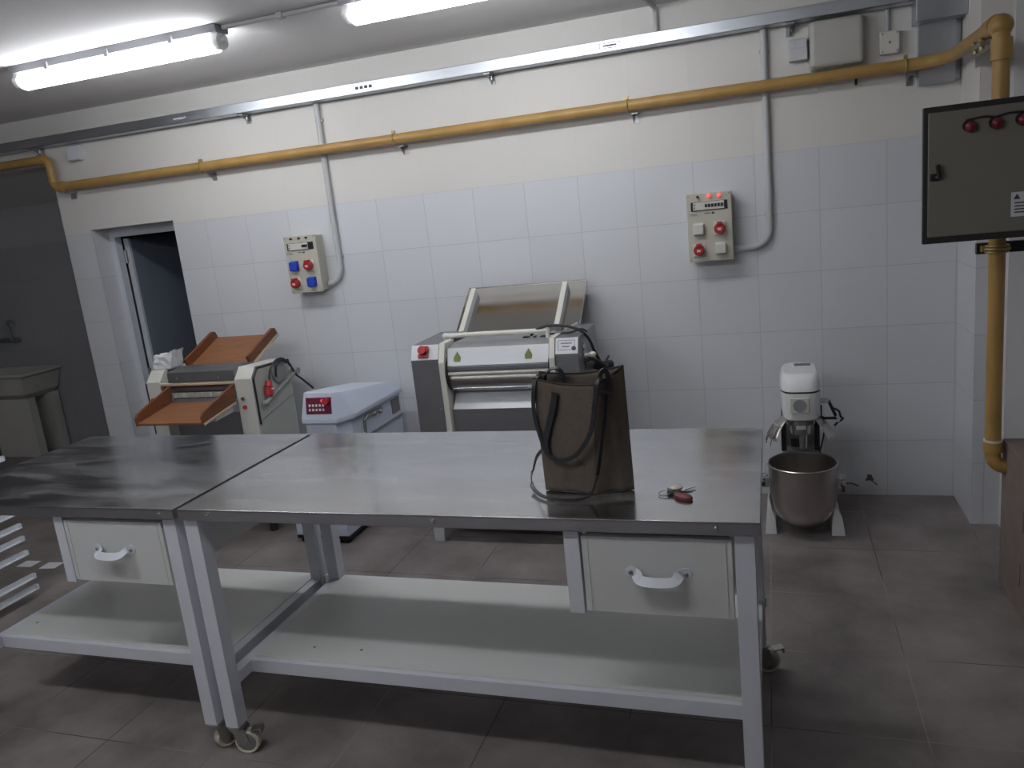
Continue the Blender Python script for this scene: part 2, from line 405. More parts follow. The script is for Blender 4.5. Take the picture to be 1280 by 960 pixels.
MB().tube([(1.0, -.9, ZC-.012)]+smooth_path([(1.06, -.12, ZC-.012), (1.072, -.04, ZC-.018), (1.073, -.016, ZC-.05), (1.073, -.016, 2.43)], 5), .012).build('tube_run', M['conduit'], c2)

# ------------------------------------------------------------------ cable tray, trunking, boxes on the wall
t = thing('cable_tray', (-1.5, -.05, 2.378), 'long galvanised cable tray running along the top of the back wall', 'cable tray')
b = MB()
b.box(XL+.002, 2.235, -.100, -.0975, 2.378, 2.434); b.box(XL+.002, 2.235, -.100, -.006, 2.378, 2.3805); b.box(XL+.002, 2.235, -.0085, -.006, 2.378, 2.434)
b.box(XL+.002, 2.235, -.100, -.088, 2.432, 2.434)
b.build('channel', M['galv'], t, False)
b = MB(); b.box(2.225, 2.428, -.13, -.004, 2.285, 2.45, .003); b.build('end_box', M['galv'], t)
for x in (-3.0, -1.37, .185, 1.70):
    q = MB(); q.box(x-.018, x+.018, -.09, -.003, 2.368, 2.3778); q.prism([(-.001, 2.368), (-.07, 2.368), (-.001, 2.325)], 'x', x-.003, x+.003); q.box(x-.018, x+.018, -.005, -.001, 2.325, 2.37)
    q.cyl((x+.008, -.03, 2.37), (x+.008, -.03, 2.345), .007)
    q.build('bracket', M['zinc'], t)
for k in range(4): MB().box(-.585+k*.028, -.565+k*.028, -.1012, -.0998, 2.398, 2.414).build('stamped_mark', M['ink'], t)
q = MB()
for a in ((.80, .90, 2.394, 2.397), (.80, .90, 2.417, 2.420), (.797, .80, 2.394, 2.42), (.90, .903, 2.394, 2.42), (.815, .885, 2.403, 2.411)): q.box(a[0], a[1], -.1012, -.0998, a[2], a[3])
q.build('stamped_mark', M['ink'], t)
q = MB()
for k in range(7): q.box(-1.83+k*.013, -1.822+k*.013, -.1012, -.0998, 2.398+random.uniform(0, .006), 2.409+random.uniform(0, .005))
q.build('scribbled_mark', M['paper'], t)
for x in (2.08, 2.13, 2.19): MB().cyl((x, -.104, 2.43), (x, -.104, 2.408), .008).build('bolt', M['chrome'], t)

t = thing('vertical_trunking', (2.34, 0, 2.02), 'galvanised vertical trunking cover in the wall corner behind the gas pipe', 'trunking')
b = MB(); b.box(2.25, 2.40, -.040, 0, 2.02, 2.285); b.prism([(2.40, -.040), (2.425, -.018), (2.425, 0), (2.40, 0)], 'z', 2.03, 2.285)
b.build('cover', M['galv'], t, False)
MB().box(2.25, 2.40, -.0425, -.040, 2.02, 2.10, .001).build('lower_plate', M['galv'], t)

t = thing('junction_box', (1.90, 0, 2.15), 'large rounded grey plastic cover on the wall below the cable tray', 'box')
MB().box(1.781, 2.02, -.035, 0, 2.152, 2.370, .012).build('back_box', M['plastic'], t)
b = MB().box(1.784, 2.017, -.085, -.035, 2.155, 2.367, .022, 4); b.build('cover', M['plastic'], t)
t = thing('junction_box', (1.73, 0, 2.207), 'small flat grey box left of the large rounded cover', 'box')
MB().box(1.690, 1.775, -.05, 0, 2.207, 2.305, .006).build('body', M['palegrey'], t)
MB().box(1.694, 1.771, -.053, -.05, 2.262, 2.301, .002).build('lid', M['palegrey'], t)
t = thing('junction_box', (2.13, 0, 2.18), 'small square cream junction box on the wall beside the trunking', 'box')
MB().box(2.088, 2.172, -.04, 0, 2.178, 2.278, .008).build('body', M['creamwhite'], t)
for x in (2.099, 2.161):
    for z in (2.189, 2.267): MB().cyl((x, -.042, z), (x, -.039, z), .004).build('screw', M['zinc'], t)
MB().cyl((2.13, -.042, 2.228), (2.13, -.039, 2.228), .006).build('screw', M['brass'], t)
MB().tube([(2.122, -.014, 2.278), (2.122, -.014, 2.377)], .010).build('cable_conduit', M['conduit'], t)
t = thing('wall_box', (-2.70, 0, 2.27), 'small white square box high on the wall above the pipe bend', 'box')
MB().box(-2.755, -2.665, -.045, 0, 2.268, 2.362, .005).build('body', M['palegrey'], t)
MB().box(-2.750, -2.670, -.050, -.045, 2.273, 2.357, .003).build('lid', M['white'], t)

# wall conduits to the two socket panels
def wall_conduit(x, xp, zp, label):
    t = thing('wall_conduit', (x, -.018, zp), label, 'conduit')
    r = .09; y = -.020
    pts = [(x, y, 2.376), (x, y, zp+r)]+[(x-r+r*math.cos(a), y, zp+r-r*math.sin(a)) for a in [PI/2*k/8 for k in range(1, 9)]]+[(xp, y, zp)]
    MB().tube(pts, .016).build('tube_run', M['conduit'], t)
    MB().cyl((x, y, zp+.235), (x, y, zp+.285), .0185).build('coupling', M['conduit'], t)
    MB().cyl((xp, y, zp), (xp+.018, y, zp), .019).build('gland', M['conduit'], t)
    for z in (2.28, zp+.16):
        MB().box(x-.024, x+.024, -.018, 0, z-.008, z+.008, .002).build('clip', M['conduit'], t)
wall_conduit(-.892, -.985, 1.338, 'grey conduit bending into the socket panel above the wooden-tray machine')
wall_conduit(1.578, 1.402, 1.345, 'grey conduit bending into the socket panel on the right')

def panel(x0, z0, label, left):
    wd, hh = .222, .344; x1, z1 = x0+wd, z0+hh
    t = thing('socket_panel', (x0+wd/2, 0, z0), label, 'socket panel', 'wall socket panels')
    MB().box(x0+.008, x1-.008, -.082, 0, z0+.008, z1-.008, .004).build('back_box', M['cream'], t)
    MB().box(x0, x1, -.1, -.08, z0, z1, .007).build('front_cover', M['cream'], t)
    wx0, wx1, wz = x0+.026, x0+.198, z0+.279
    win = MB().box(wx0-.004, wx1+.004, -.104, -.098, wz-.022, wz+.022, .002).build('breaker_window', M['black'], t)
    br = MB().box(wx0+.008, wx1-(.012 if not left else .03), -.110, -.103, wz-.019, wz+.020, .002).build('breaker_row', M['socketwhite'], win)
    q = MB()
    n = 6 if not left else 3
    for k in range(n):
        xx = (x0+.098+k*.0155) if not left else (x0+.135+k*.013)
        q.box(xx-.0055, xx+.0055, -.114, -.109, wz-.006, wz+.009)
    q.box(wx0+.012, wx0+.018, -.1115, -.1095, wz+.006, wz+.012); q.box(wx0+.013, wx0+.017, -.1115, -.1095, wz-.012, wz-.002)
    q.build('breaker_switch', M['black'], win)
    for k, xx in enumerate((.058, .113, .163)):
        lit = (not left) and k > 0
        o = MB(); o.cyl((x0+xx, -.1, z0+.327), (x0+xx, -.112, z0+.327), .0095 if lit else .006); o.ball((x0+xx, -.112, z0+.327), .009 if lit else .0055, 1, .6, 1)
        o = o.build('indicator_lamp', M['pink'] if lit else M['black'], t)
        if lit: o['label'] = 'lit red indicator lamp'
    MB().text('TYREL', .015, (x0+.012, -.1002, z0+.233)).build('printed_name', M['ink'], t, False)
    q = MB()
    q.box(x0+.088, x0+.118, -.1008, -.0998, z0+.241, z0+.245); q.box(x0+.124, x0+.137, -.1008, -.0998, z0+.237, z0+.247)
    q.build('printed_mark', M['ink'], t, False)
    kinds = [('cover', .056, .166), ('red', .160, .163), ('red', .054, .062), ('cover', .161, .064)]
    for kd, xx, zz in kinds:
        cx, cz = x0+xx, z0+zz
        if kd == 'red':
            s = MB().box(cx-.031, cx+.031, -.108, -.098, cz-.034, cz+.034, .004).build('red_socket', M['socketwhite'], t)
            k = MB(); k.lathe([(0, .036), (.022, .036), (.027, .030), (.027, 0), (0, 0)], (cx, -.107, cz), 24, 'y')
            k.box(cx-.012, cx+.012, -.150, -.108, cz+.016, cz+.034, .004)
            k.build('socket_cap', M['red'], s)
            MB().box(cx-.009, cx+.009, -.1445, -.1425, cz-.008, cz+.004, .0005).build('cap_print', M['socketwhite'], s)
        else:
            s = MB().box(cx-.028, cx+.028, -.106, -.098, cz-.030, cz+.030, .004).build('blue_socket' if left else 'covered_socket', M['blue'] if left else M['socketwhite'], t)
            MB().box(cx-.026, cx+.026, -.130, -.105, cz-.028, cz+.026, .007, 3).build('flap', M['blue'] if left else M['socketwhite'], s)
    for xx in (x0+.012, x1-.012):
        for zz in (z0+.012, z1-.012): MB().cyl((xx, -.1, zz), (xx, -.102, zz), .004).build('screw', M['zinc'], t)
panel(-1.207, 1.299, 'cream wall panel with two blue and two red sockets', True)
panel(1.180, 1.298, 'cream wall panel with two red sockets and two lit red lamps', False)

# ------------------------------------------------------------------ ochre gas pipe
t = thing('gas_pipe', (0, -.075, 2.115), 'ochre gas pipe along the back wall turning down at the right', 'pipe')
PR = .0275; PY = -.077; ZP = 2.113
pts = [(XL+.002, PY, 2.297), (-2.93, PY, 2.297)]+arc((-2.93, PY, 2.252), (0, 0, 1), (1, 0, 0), .045, 0, PI/2, 6)[1:]
pts += arc((-2.84, PY, 2.158), (-1, 0, 0), (0, 0, -1), .045, 0, PI/2, 6)
pts += [(-1, PY, ZP), (2.15, PY, ZP)]
pts += smooth_path([(2.2, PY, ZP), (2.29, PY-.018, ZP), (2.345, PY-.08, ZP+.001), (2.362, PY-.18, ZP+.002)], 4)
pts += [(2.363, -.90, 2.118)]+arc((2.363, -.90, 2.048), (0, 0, 1), (0, -1, 0), .07, 0, PI/2, 6)[1:]
pts += [(2.370, -.97, .56)]+[(2.370+.045-.045*math.cos(a), -.975, .545-.045*math.sin(a)) for a in [PI/2*k/6 for k in range(1, 7)]]+[(2.432, -.976, .500)]
MB().tube(pts, PR, 18).build('pipe_run', M['pipe'], t)
def collar(p, q_, r=.034): MB().cyl(p, q_, r, seg=24).build('pipe_fitting', M['pipe'], t)
collar((2.363, -.80, 2.117), (2.363, -.905, 2.118)); collar((2.363, -.97, 2.06), (2.364, -.97, 1.99)); collar((2.370, -.972, .60), (2.370, -.973, .56))
MB().ball((2.363, -.955, 2.104), .040, 1, 1, 1).build('pipe_fitting', M['pipe'], t)
collar((-2.96, PY, 2.297), (-2.915, PY, 2.297)); collar((-2.85, PY, ZP), (-2.80, PY, ZP))
MB().lathe([(.0275, -.004), (.033, -.004), (.033, .004), (.0275, .004)], (2.370, -.972, .605), 24).build('joint_seal', M['creamwhite'], t)
for x in (-1.71, -.40, .915, 2.190):
    q = MB(); q.tube(arc((x, PY, ZP), (0, 1, 0), (0, 0, 1), .030, 0, 2*PI, 20)[:-1], .0045, 8, closed=True)
    q.box(x-.007, x+.007, PY-.012, PY+.012, ZP+.026, ZP+.044)
    cl = q.build('pipe_clamp', M['brass'], t)
    q = MB(); q.box(x+.012, x+.042, -.055, -.001, ZP-.044, ZP-.036); q.prism([(-.001, ZP-.044), (-.05, ZP-.044), (-.001, ZP-.085)], 'x', x+.014, x+.018); q.box(x+.012, x+.042, -.004, -.001, ZP-.085, ZP-.036)
    q.build('bracket', M['zinc'], cl)
q = MB(); q.box(-2.83, -2.78, -.06, -.001, ZP-.044, ZP-.03); q.box(-2.84, -2.79, -.004, -.001, ZP-.08, ZP-.03); q.build('bracket', M['galv'], t)
q = MB(); q.box(2.33, 2.429, -.82, -.68, ZP-.050, ZP-.034); q.box(2.424, 2.429, -.82, -.30, ZP-.075, ZP-.034)
q.build('bracket', M['zinc'], t)
for y in (-.70, -.80):
    q = MB(); q.cyl((2.34, y, ZP-.03), (2.34, y, ZP-.062), .009); q.ball((2.335, y, ZP-.028), .010); q.build('bracket_bolt', M['brass'], t)
t2 = thing('mounting_rail', (2.5, -.92, 1.33), 'black steel rail holding the gas pipe under the grey cabinet', 'rail')
MB().box(2.308, XR-.001, -.936, -.910, 1.318, 1.358).build('channel', M['black'], t2)
q = MB(); q.tube(arc((2.3665, -.972, 1.338), (1, 0, 0), (0, 1, 0), .0375, 0, 2*PI, 20)[:-1], .006, 8, closed=True)
for dz in (-.011, .011): q.tube(arc((2.3665, -.972, 1.338+dz), (1, 0, 0), (0, 1, 0), .0365, 0, 2*PI, 20)[:-1], .004, 8, closed=True)
q.box(2.318, 2.333, -.965, -.94, 1.328, 1.35)
q.build('pipe_clamp', M['brass'], t2)
q = MB(); q.tube([(1.99, -.004, 2.098), (1.985, -.03, 2.065)], .006)
tag(q.build('wall_screw', M['black']), 'dark screw in the wall just under the pipe and large cover', 'screw')

# ------------------------------------------------------------------ grey cabinet on the right
t = thing('electrical_cabinet', (2.4, -1.05, 1.397), 'large olive-grey electrical cabinet with a dark rim at the right edge', 'cabinet')
MB().box(2.150, XR-.001, -1.232, -1.05, 1.43, 1.81, .004).build('body', M['gasket'], t)
MB().box(2.075, XR-.001, -1.250, -1.230, 1.397, 1.845, .003).build('rim', M['gasket'], t)
dr = MB().box(2.090, XR-.017, -1.254, -1.240, 1.419, 1.826, .004).build('door', M['cabinet'], t)
q = MB(); q.box(2.095, 2.123, -1.262, -1.25, 1.606, 1.63, .004); q.obox((2.119, -1.270, 1.636), (.011, 0, .004), (0, .018, 0), (-.008, 0, .046), .003)
q.build('latch', M['black'], dr)
MB().cyl((2.115, -1.264, 1.618), (2.115, -1.262, 1.618), .004).build('keyhole', M['chrome'], dr)
for k in range(3):
    cx, cz = 2.209+k*.0752, 1.772+k*.001
    q = MB(); q.cyl((cx, -1.25, cz), (cx, -1.262, cz), .019); lm = q.build('indicator_lamp', M['black'], dr)
    q = MB(); q.ball((cx+.005, -1.262, cz-.004), .0185, 1, .8, 1); q.build('lens', M['redlens'], lm)
MB().tube(smooth_path([(2.20, -1.256, 1.790), (2.25, -1.262, 1.795), (2.285, -1.257, 1.79), (2.32, -1.262, 1.797), (2.37, -1.258, 1.795)], 5), .003).build('lamp_wire', M['rubber'], dr)
lb = MB().box(2.336, 2.42, -1.2565, -1.2535, 1.466, 1.545).build('label_plate', M['paper'], dr)
q = MB(); q.prism([(2.342, 1.522), (2.352, 1.540), (2.362, 1.522)], 'y', -1.2575, -1.2563)
for k in range(4): q.box(2.345, 2.405-.01*(k % 2), -1.2575, -1.2563, 1.478+k*.010, 1.482+k*.010)
q.build('label_print', M['ink'], lb)

# concrete block below
q = MB()
def cbf(x0, x1, y0, y1, z0, z1): q.box(x0, x1, y0, y1, z0, z1, .006)
cbf(2.412, XR, -1.30, -.93, 0, .60)
q.box(2.409, 2.42, -1.235, -1.222, .34, .42); q.box(2.409, 2.42, -1.215, -1.205, .12, .2)
o = struct(q.build('trim_2', M['concrete']))

# small dirty hole in the tiles
q = MB()
for k in range(9):
    a = random.uniform(0, 2*PI); r = random.uniform(0, .022)
    q.ball((2.035+r*math.cos(a), -.001, .092+r*math.sin(a)*.9), random.uniform(.006, .013), 1, .3, 1, 10)
q.tube(smooth_path([(2.035, -.004, .09), (2.06, -.02, .072), (2.07, -.012, .062)], 4), .003)
tag(q.build('wall_hole', M['stain']), 'ragged dark hole in the white tiles near the floor behind the bowl', 'hole')

# ------------------------------------------------------------------ the two work tables
Y0, Y1, ZT = -2.457, -1.665, .876
def caster(par, x, y, ang, brake=True):
    """swivel caster under a leg; ang = heading of the trailing wheel"""
    dx, dy = math.cos(ang), math.sin(ang); ox, oy = -dy, dx
    cx, cy = x+dx*.028, y+dy*.028; R = .041
    c = MB(); c.cyl((x, y, .099), (x, y, .108), .032); c.cyl((x, y, .088), (x, y, .100), .026)
    for s in (-1, 1):
        px, py = ox*.0185*s, oy*.0185*s
        c.obox(((x+cx)/2+px, (y+cy)/2+py, .066), (dx*.042, dy*.042, 0), (ox*.003, oy*.003, 0), (dx*.012, dy*.012, -.056))
    c.obox((x+dx*.008, y+dy*.008, .090), (dx*.05, dy*.05, 0), (ox*.04, oy*.04, 0), (0, 0, .004))
    c.cyl((cx-ox*.023, cy-oy*.023, R), (cx+ox*.023, cy+oy*.023, R), .006)
    c = c.build('caster', M['castermetal'], par)
    wv = MB()
    p0 = Vector((cx, cy, R)); ax = Vector((ox, oy, 0))
    rot = Vector((0, 0, 1)).rotation_difference(ax).to_matrix().to_4x4()
    b = MB(); b.lathe([(0, -.012), (.032, -.012), (.034, -.0155), (R-.003, -.0155), (R, -.011), (R, .011), (R-.003, .0155), (.034, .0155), (.032, .012), (0, .012)], (0, 0, 0), 36)
    b.bm.transform(Matrix.Translation(p0) @ rot)
    b.build('wheel', M['casterwheel'], c)
    b = MB(); b.lathe([(0, -.0175), (.020, -.0175), (.030, -.0135), (.030, .0135), (.020, .0175), (0, .0175)], (0, 0, 0), 28)
    b.bm.transform(Matrix.Translation(p0) @ rot); b.build('wheel_hub', M['castermetal'], c)
    if brake:
        q = MB(); q.obox((cx+dx*.035, cy+dy*.035, .086), (dx*.035, dy*.035, .006), (ox*.03, oy*.03, 0), (0, 0, .005), .001)
        q.obox((cx+dx*.052, cy+dy*.052, .08), (dx*.006, dy*.006, 0), (ox*.03, oy*.03, 0), (0, 0, .018), .001)
        q.build('brake_pedal', M['castermetal'], c)

def work_table(x0, x1, lx, dpost, dx0, dx1, hx, bolts, casters, label):
    t = thing('work_table', ((x0+x1)/2, (Y0+Y1)/2, 0), label, 'table', 'stainless work tables')
    b = MB(); b.box(x0, x1, Y0, Y1, ZT-.006, ZT, .002)
    tp = b.build('table_top', M['table'], t)
    b = MB(); b.box(x0+.0005, x1-.0005, Y0, Y0+.002, ZT-.034, ZT-.003); b.box(x0+.0005, x1-.0005, Y1-.002, Y1, ZT-.034, ZT-.003)
    b.box(x0, x0+.002, Y0+.002, Y1-.002, ZT-.034, ZT-.003); b.box(x1-.002, x1, Y0+.002, Y1-.002, ZT-.034, ZT-.003)
    b.build('edge_lip', M['lip'], t, False)
    for x in bolts:
        MB().lathe([(0, .006), (.004, .005), (.0065, 0), (0, 0)], (x, Y0, ZT-.018), 12, 'y').build('bolt', M['chrome'], t)
    fy, by = Y0+.018, Y1-.022
    b = MB(); b.box(x0+.02, x1-.016, fy, fy+.04, .832, .8695); b.box(x0+.02, x1-.016, by-.04, by, .832, .8695)
    b.box(x0+.02, x0+.05, fy+.04, by-.04, .832, .8695); b.box(x1-.046, x1-.016, fy+.04, by-.04, .832, .8695)
    b.build('apron', M['apron'], t, False)
    i = 0
    for (a, c) in lx:
        for (ya, yb) in ((fy-.002, fy+.048), (by-.048, by+.002)):
            MB().box(a, c, ya, yb, .106, .834, .002).build('leg', M['white'], t)
            caster(t, (a+c)/2, (ya+yb)/2, casters[i]); i += 1
    sx0, sx1 = lx[0][1]-.004, lx[1][0]+.004
    b = MB(); b.box(sx0, sx1, -2.29, -1.70, .273, .280); b.box(sx0, sx1, -2.298, -2.287, .276, .287)
    b.build('shelf', M['shelf'], t, False)
    b = MB(); b.box(sx0-.03, sx1+.03, -2.315, -2.290, .234, .2795, .0015); b.build('shelf_beam', M['white'], t); b = MB(); b.box(lx[0][0]-.006, lx[1][1]+.006, -1.715, -1.69, .250, .2795, .0015)
    b.build('shelf_beam', M['white'], t)
    for (a, c) in lx:
        MB().box((a+c)/2-.018, (a+c)/2+.018, fy+.046, by-.046, .238, .2785, .0015).build('side_rail', M['white'], t)
    MB().box(dpost[0], dpost[1], fy-.002, fy+.04, .60, .834, .0015).build('drawer_post', M['white'], t)
    b = MB(); b.box(dx0+.006, dx1-.006, fy+.016, -1.78, .622, .816); 
    b.box(dx0, dx1, fy-.002, fy+.016, .609, .822, .002)
    for xx in (dx0+.014, dx1-.017): b.box(xx, xx+.0025, fy-.0035, fy-.001, .612, .820)
    d = b.build('drawer', M['drawer'], t)
    b = MB(); yh = fy-.002
    prof = smooth_path([(hx-.058, yh-.004, .727), (hx-.053, yh-.010, .726), (hx-.047, yh-.025, .720), (hx-.032, yh-.032, .7165), (hx, yh-.034, .7155), (hx+.032, yh-.032, .7165), (hx+.047, yh-.025, .720), (hx+.053, yh-.010, .726), (hx+.058, yh-.004, .727)], 4)
    b.ribbon(prof, .026, .003, lambda i, P=prof: Vector((0, -.75, .65)) if .15 < i/len(P) < .85 else Vector((0, -1, .15)))
    for s in (-1, 1): b.cyl((hx+s*.068, yh+.001, .727), (hx+s*.068, yh-.003, .727), .016)
    h = b.build('handle', M['white'], d)
    for s in (-1, 1): MB().ball((hx+s*.070, yh-.004, .727), .006, 1, .6, 1, 12).build('handle_screw', M['zinc'], h)
    return t
work_table(-.167, 1.538, ((-.165, -.115), (1.476, 1.524)), (1.045, 1.086), 1.092, 1.470, 1.286, (-.057, .687, 1.436), (.25, 2.2, -.5, .3),
           'long stainless steel work table on the right with the bag on it')
work_table(-1.31, -.185, ((-1.292, -1.244), (-.248, -.200)), (-.696, -.657), -.653, -.256, -.462, (-.238,), (2.4, 1.5, 1.15, 2.0),
           'stainless steel work table at the left edge with a bare top')

# ------------------------------------------------------------------ brown tote bag
A0, B0, C0, D0 = Vector((.957, -2.262)), Vector((1.105, -2.290)), Vector((1.206, -2.252)), Vector((1.05, -2.16))
A1, B1, C1, D1 = Vector((.947, -2.250)), Vector((1.130, -2.312)), Vector((1.197, -2.232)), Vector((.945, -2.180))
ZB = ZT+.0015
t = thing('tote_bag', (1.08, -2.24, ZT), 'brown fabric tote bag with long black straps standing on the right table', 'bag')
def side(P0, Q0, P1, Q1, zt0, zt1, dip, bulge, s0):
    n = Vector((Q0-P0).to_tuple()); n = Vector((n.y, -n.x)).normalized()
    def f(u, v):
        zt = zt0+(zt1-zt0)*u-dip*math.sin(PI*u)
        p = (P0.lerp(Q0, u)).lerp(P1.lerp(Q1, u), v)
        k = math.sin(PI*u)*math.sin(PI*min(1, v*1.0))
        wv = .0022*math.sin(17*u+9*v+s0)*math.sin(6*v+s0)+.0035*math.sin(9*u*(1-v)+s0)*max(0, .35-v)/.35
        p = p+n*(bulge*k+wv*math.sin(PI*u))
        return Vector((p.x, p.y, ZB+(zt-ZB)*v+.002*math.sin(11*u+s0)*(1-v)*(u*(1-u)*4)*.5+.0012))
    return f
b = MB()
b.grid(side(A0, B0, A1, B1, 1.200, 1.190, .008, .001, .3), 22, 26)
b.grid(side(B0, C0, B1, C1, 1.190, 1.222, .004, .006, 1.7), 12, 26)
b.grid(side(C0, D0, C1, D1, 1.222, 1.202, .012, .004, 2.9), 22, 26)
b.grid(side(D0, A0, D1, A1, 1.202, 1.200, .002, -.012, 4.1), 10, 26)
b.bm.faces.new([b.bm.verts.new((p.x, p.y, ZB+.001)) for p in (A0, B0, C0, D0)])
bmesh.ops.remove_doubles(b.bm, verts=b.bm.verts[:], dist=.0016)
bmesh.ops.recalc_face_normals(b.bm, faces=b.bm.faces[:])
b.build('bag_body', M['bagfab'], t, True, .0025)
b = MB()
for P, Q, z0, z1, dip in ((A1, B1, 1.200, 1.190, .008), (B1, C1, 1.190, 1.222, .004), (C1, D1, 1.222, 1.202, .012)):
    b.tube([(P.lerp(Q, k/12).x, P.lerp(Q, k/12).y, z0+(z1-z0)*k/12-dip*math.sin(PI*k/12)+.001) for k in range(13)], .0028, 8)
b.build('rim_binding', M['bagdark'], t)
NF = Vector((-.35, -.94, 0)); NS = Vector((.8, -.6, 0))
def strap(pts, wd, nrm, name, th=.0035):
    p = smooth_path(pts, 6); b = MB(); b.ribbon(p, wd, th, nrm); return b.build(name, M['leather'], t)
strap([(.966, -2.224, 1.186), (.957, -2.246, 1.203), (.951, -2.262, 1.178), (.944, -2.262, 1.111), (.959, -2.270, 1.032), (.981, -2.278, .985), (1.024, -2.294, .977), (1.07, -2.311, 1.002), (1.112, -2.327, 1.061), (1.129, -2.334, 1.114), (1.139, -2.338, 1.169), (1.147, -2.336, 1.205), (1.152, -2.30, 1.205)], .012, NF, 'front_handle')
strap([(1.015, -2.283, 1.166), (1.005, -2.281, 1.124), (.987, -2.277, 1.07), (.972, -2.274, 1.024), (.976, -2.277, .990)], .019, NF, 'handle_end')
strap([(1.156, -2.289, 1.168), (1.152, -2.297, 1.116), (1.142, -2.308, 1.055), (1.133, -2.320, .995), (1.122, -2.334, .939), (1.104, -2.334, .896), (1.088, -2.338, ZT+.010), (1.062, -2.349, ZT+.008), (1.004, -2.346, ZT+.008), (.957, -2.319, ZT+.009), (.920, -2.27, ZT+.016), (.905, -2.223, ZT+.035), (.905, -2.205, .915), (.92, -2.21, .955), (.945, -2.235, .985)], .011, lambda i: NS if i < 24 else (Vector((0, 0, 1)) if i < 62 else Vector((-.9, -.4, 0))), 'shoulder_strap')
strap([(.967, -2.205, 1.180), (.975, -2.218, 1.203), (.992, -2.222, 1.219), (1.010, -2.222, 1.220), (1.024, -2.225, 1.208), (1.030, -2.228, 1.180)], .012, Vector((0, -.4, 1)), 'back_handle')
strap([(1.128, -2.330, 1.125), (1.137, -2.326, 1.165), (1.143, -2.320, 1.195), (1.150, -2.304, 1.220), (1.158, -2.288, 1.224), (1.165, -2.285, 1.206), (1.166, -2.288, 1.165)], .013, NS, 'strap_loop')
b = MB(); b.box(1.135, 1.165, -2.30, -2.285, 1.16, 1.172, .003); b.build('strap_keeper', M['leather'], t)

# ------------------------------------------------------------------ keys on the table
t = thing('key_bunch', (1.325, -2.285, ZT), 'bunch of keys with a red fob lying on the right table', 'keys')
def flat_ell(c, rx, ry, ang, z0, z1, name, m, dome=.3):
    b = MB(); b.lathe([(0, z0), (rx*.9, z0), (rx, z0+(z1-z0)*.4), (rx*.92, z0+(z1-z0)*.8), (rx*.6, z1), (0, z1+.001)], (0, 0, 0), 28)
    b.bm.transform(Matrix.Translation((c[0], c[1], 0)) @ Matrix.Rotation(ang, 4, 'Z') @ Matrix.Diagonal((1, ry/rx, 1, 1)))
    return b.build(name, m, t)
flat_ell((1.344, -2.309), .030, .017, -.62, ZT, ZT+.012, 'red_fob', M['redleather'])
flat_ell((1.320, -2.262), .020, .016, .1, ZT+.010, ZT+.017, 'disc_fob', M['silverfob'])
b = MB(); b.tube(arc((1.293, -2.285, ZT+.006), (1, 0, .12), (0, 1, .1), .016, 0, 2*PI, 24)[:-1], .0016, 8, closed=True); b.build('key_ring', M['zinc'], t)
b = MB(); b.obox((1.318, -2.288, ZT+.007), (.034, -.022, 0), (.004, .006, 0), (0, 0, .008), .001); b.obox((1.308, -2.262, ZT+.005), (.02, .006, 0), (-.004, .014, 0), (0, 0, .009), .001)
b.build('black_strap', M['rubber'], t)
b = MB(); b.obox((1.352, -2.242, ZT+.004), (.034, .020, .004), (-.003, .005, 0), (0, 0, .002)); b.cyl((1.334, -2.253, ZT+.0005), (1.334, -2.253, ZT+.004), .009, seg=16); b.build('key', M['chrome'], t)
b = MB(); b.obox((1.345, -2.258, ZT+.002), (.036, .006, 0), (-.001, .006, 0), (0, 0, .002)); b.cyl((1.325, -2.262, ZT), (1.325, -2.262, ZT+.004), .010, seg=16); b.build('key', M['zinc'], t)

# ------------------------------------------------------------------ old dough sheeter with wooden trays
t = thing('dough_sheeter', (-1.5, -.5, 0), 'old cream dough sheeter with two brown wooden trays near the doorway', 'dough sheeter')
XLC = (-1.872, -1.775); XRC = (-1.267, -1.156)
prof = [(-.70, .12), (-.70, .905), (-.645, .966), (-.335, .948), (-.325, .935), (-.325, .12)]
for (a, c), nm in ((XLC, 'side_housing'), (XRC, 'side_housing')):
    hs = MB().prism(prof, 'x', a, c, .004).build(nm, M['msheeter'], t)
# grey-green side cover with black edge strip on the right housing
MB().prism([(-.675, .14), (-.675, .896), (-.632, .945), (-.34, .928), (-.34, .14)], 'x', -1.156, -1.150).build('side_cover', M['msheeter2'], hs)
pp = [(-1.151, -.683, .64), (-1.151, -.683, .90), (-1.151, -.638, .954), (-1.151, -.335, .937), (-1.151, -.327, .90)]
MB().tube(pp, .006, 8).build('edge_strip', M['rubber'], hs)
MB().tube([(-1.149, -.67, .66), (-1.149, -.34, .73)], .002, 6).build('panel_seam', M['zinc'], hs)
b = MB(); b.cyl((-1.222, -.70, .794), (-1.222, -.712, .794), .012); b.build('switch_knob', M['chrome'], hs)
b = MB(); b.cyl((-1.221, -.70, .747), (-1.221, -.712, .747), .011); b.build('stop_button', M['red'], hs)
b = MB(); b.cyl((-1.835, -.70, .80), (-1.835, -.715, .80), .016); b.build('stop_button', M['red'], t)
MB().box(-1.876, -1.871, -.705, -.40, .60, .90, .001).build('edge_strip', M['rubber'], t)
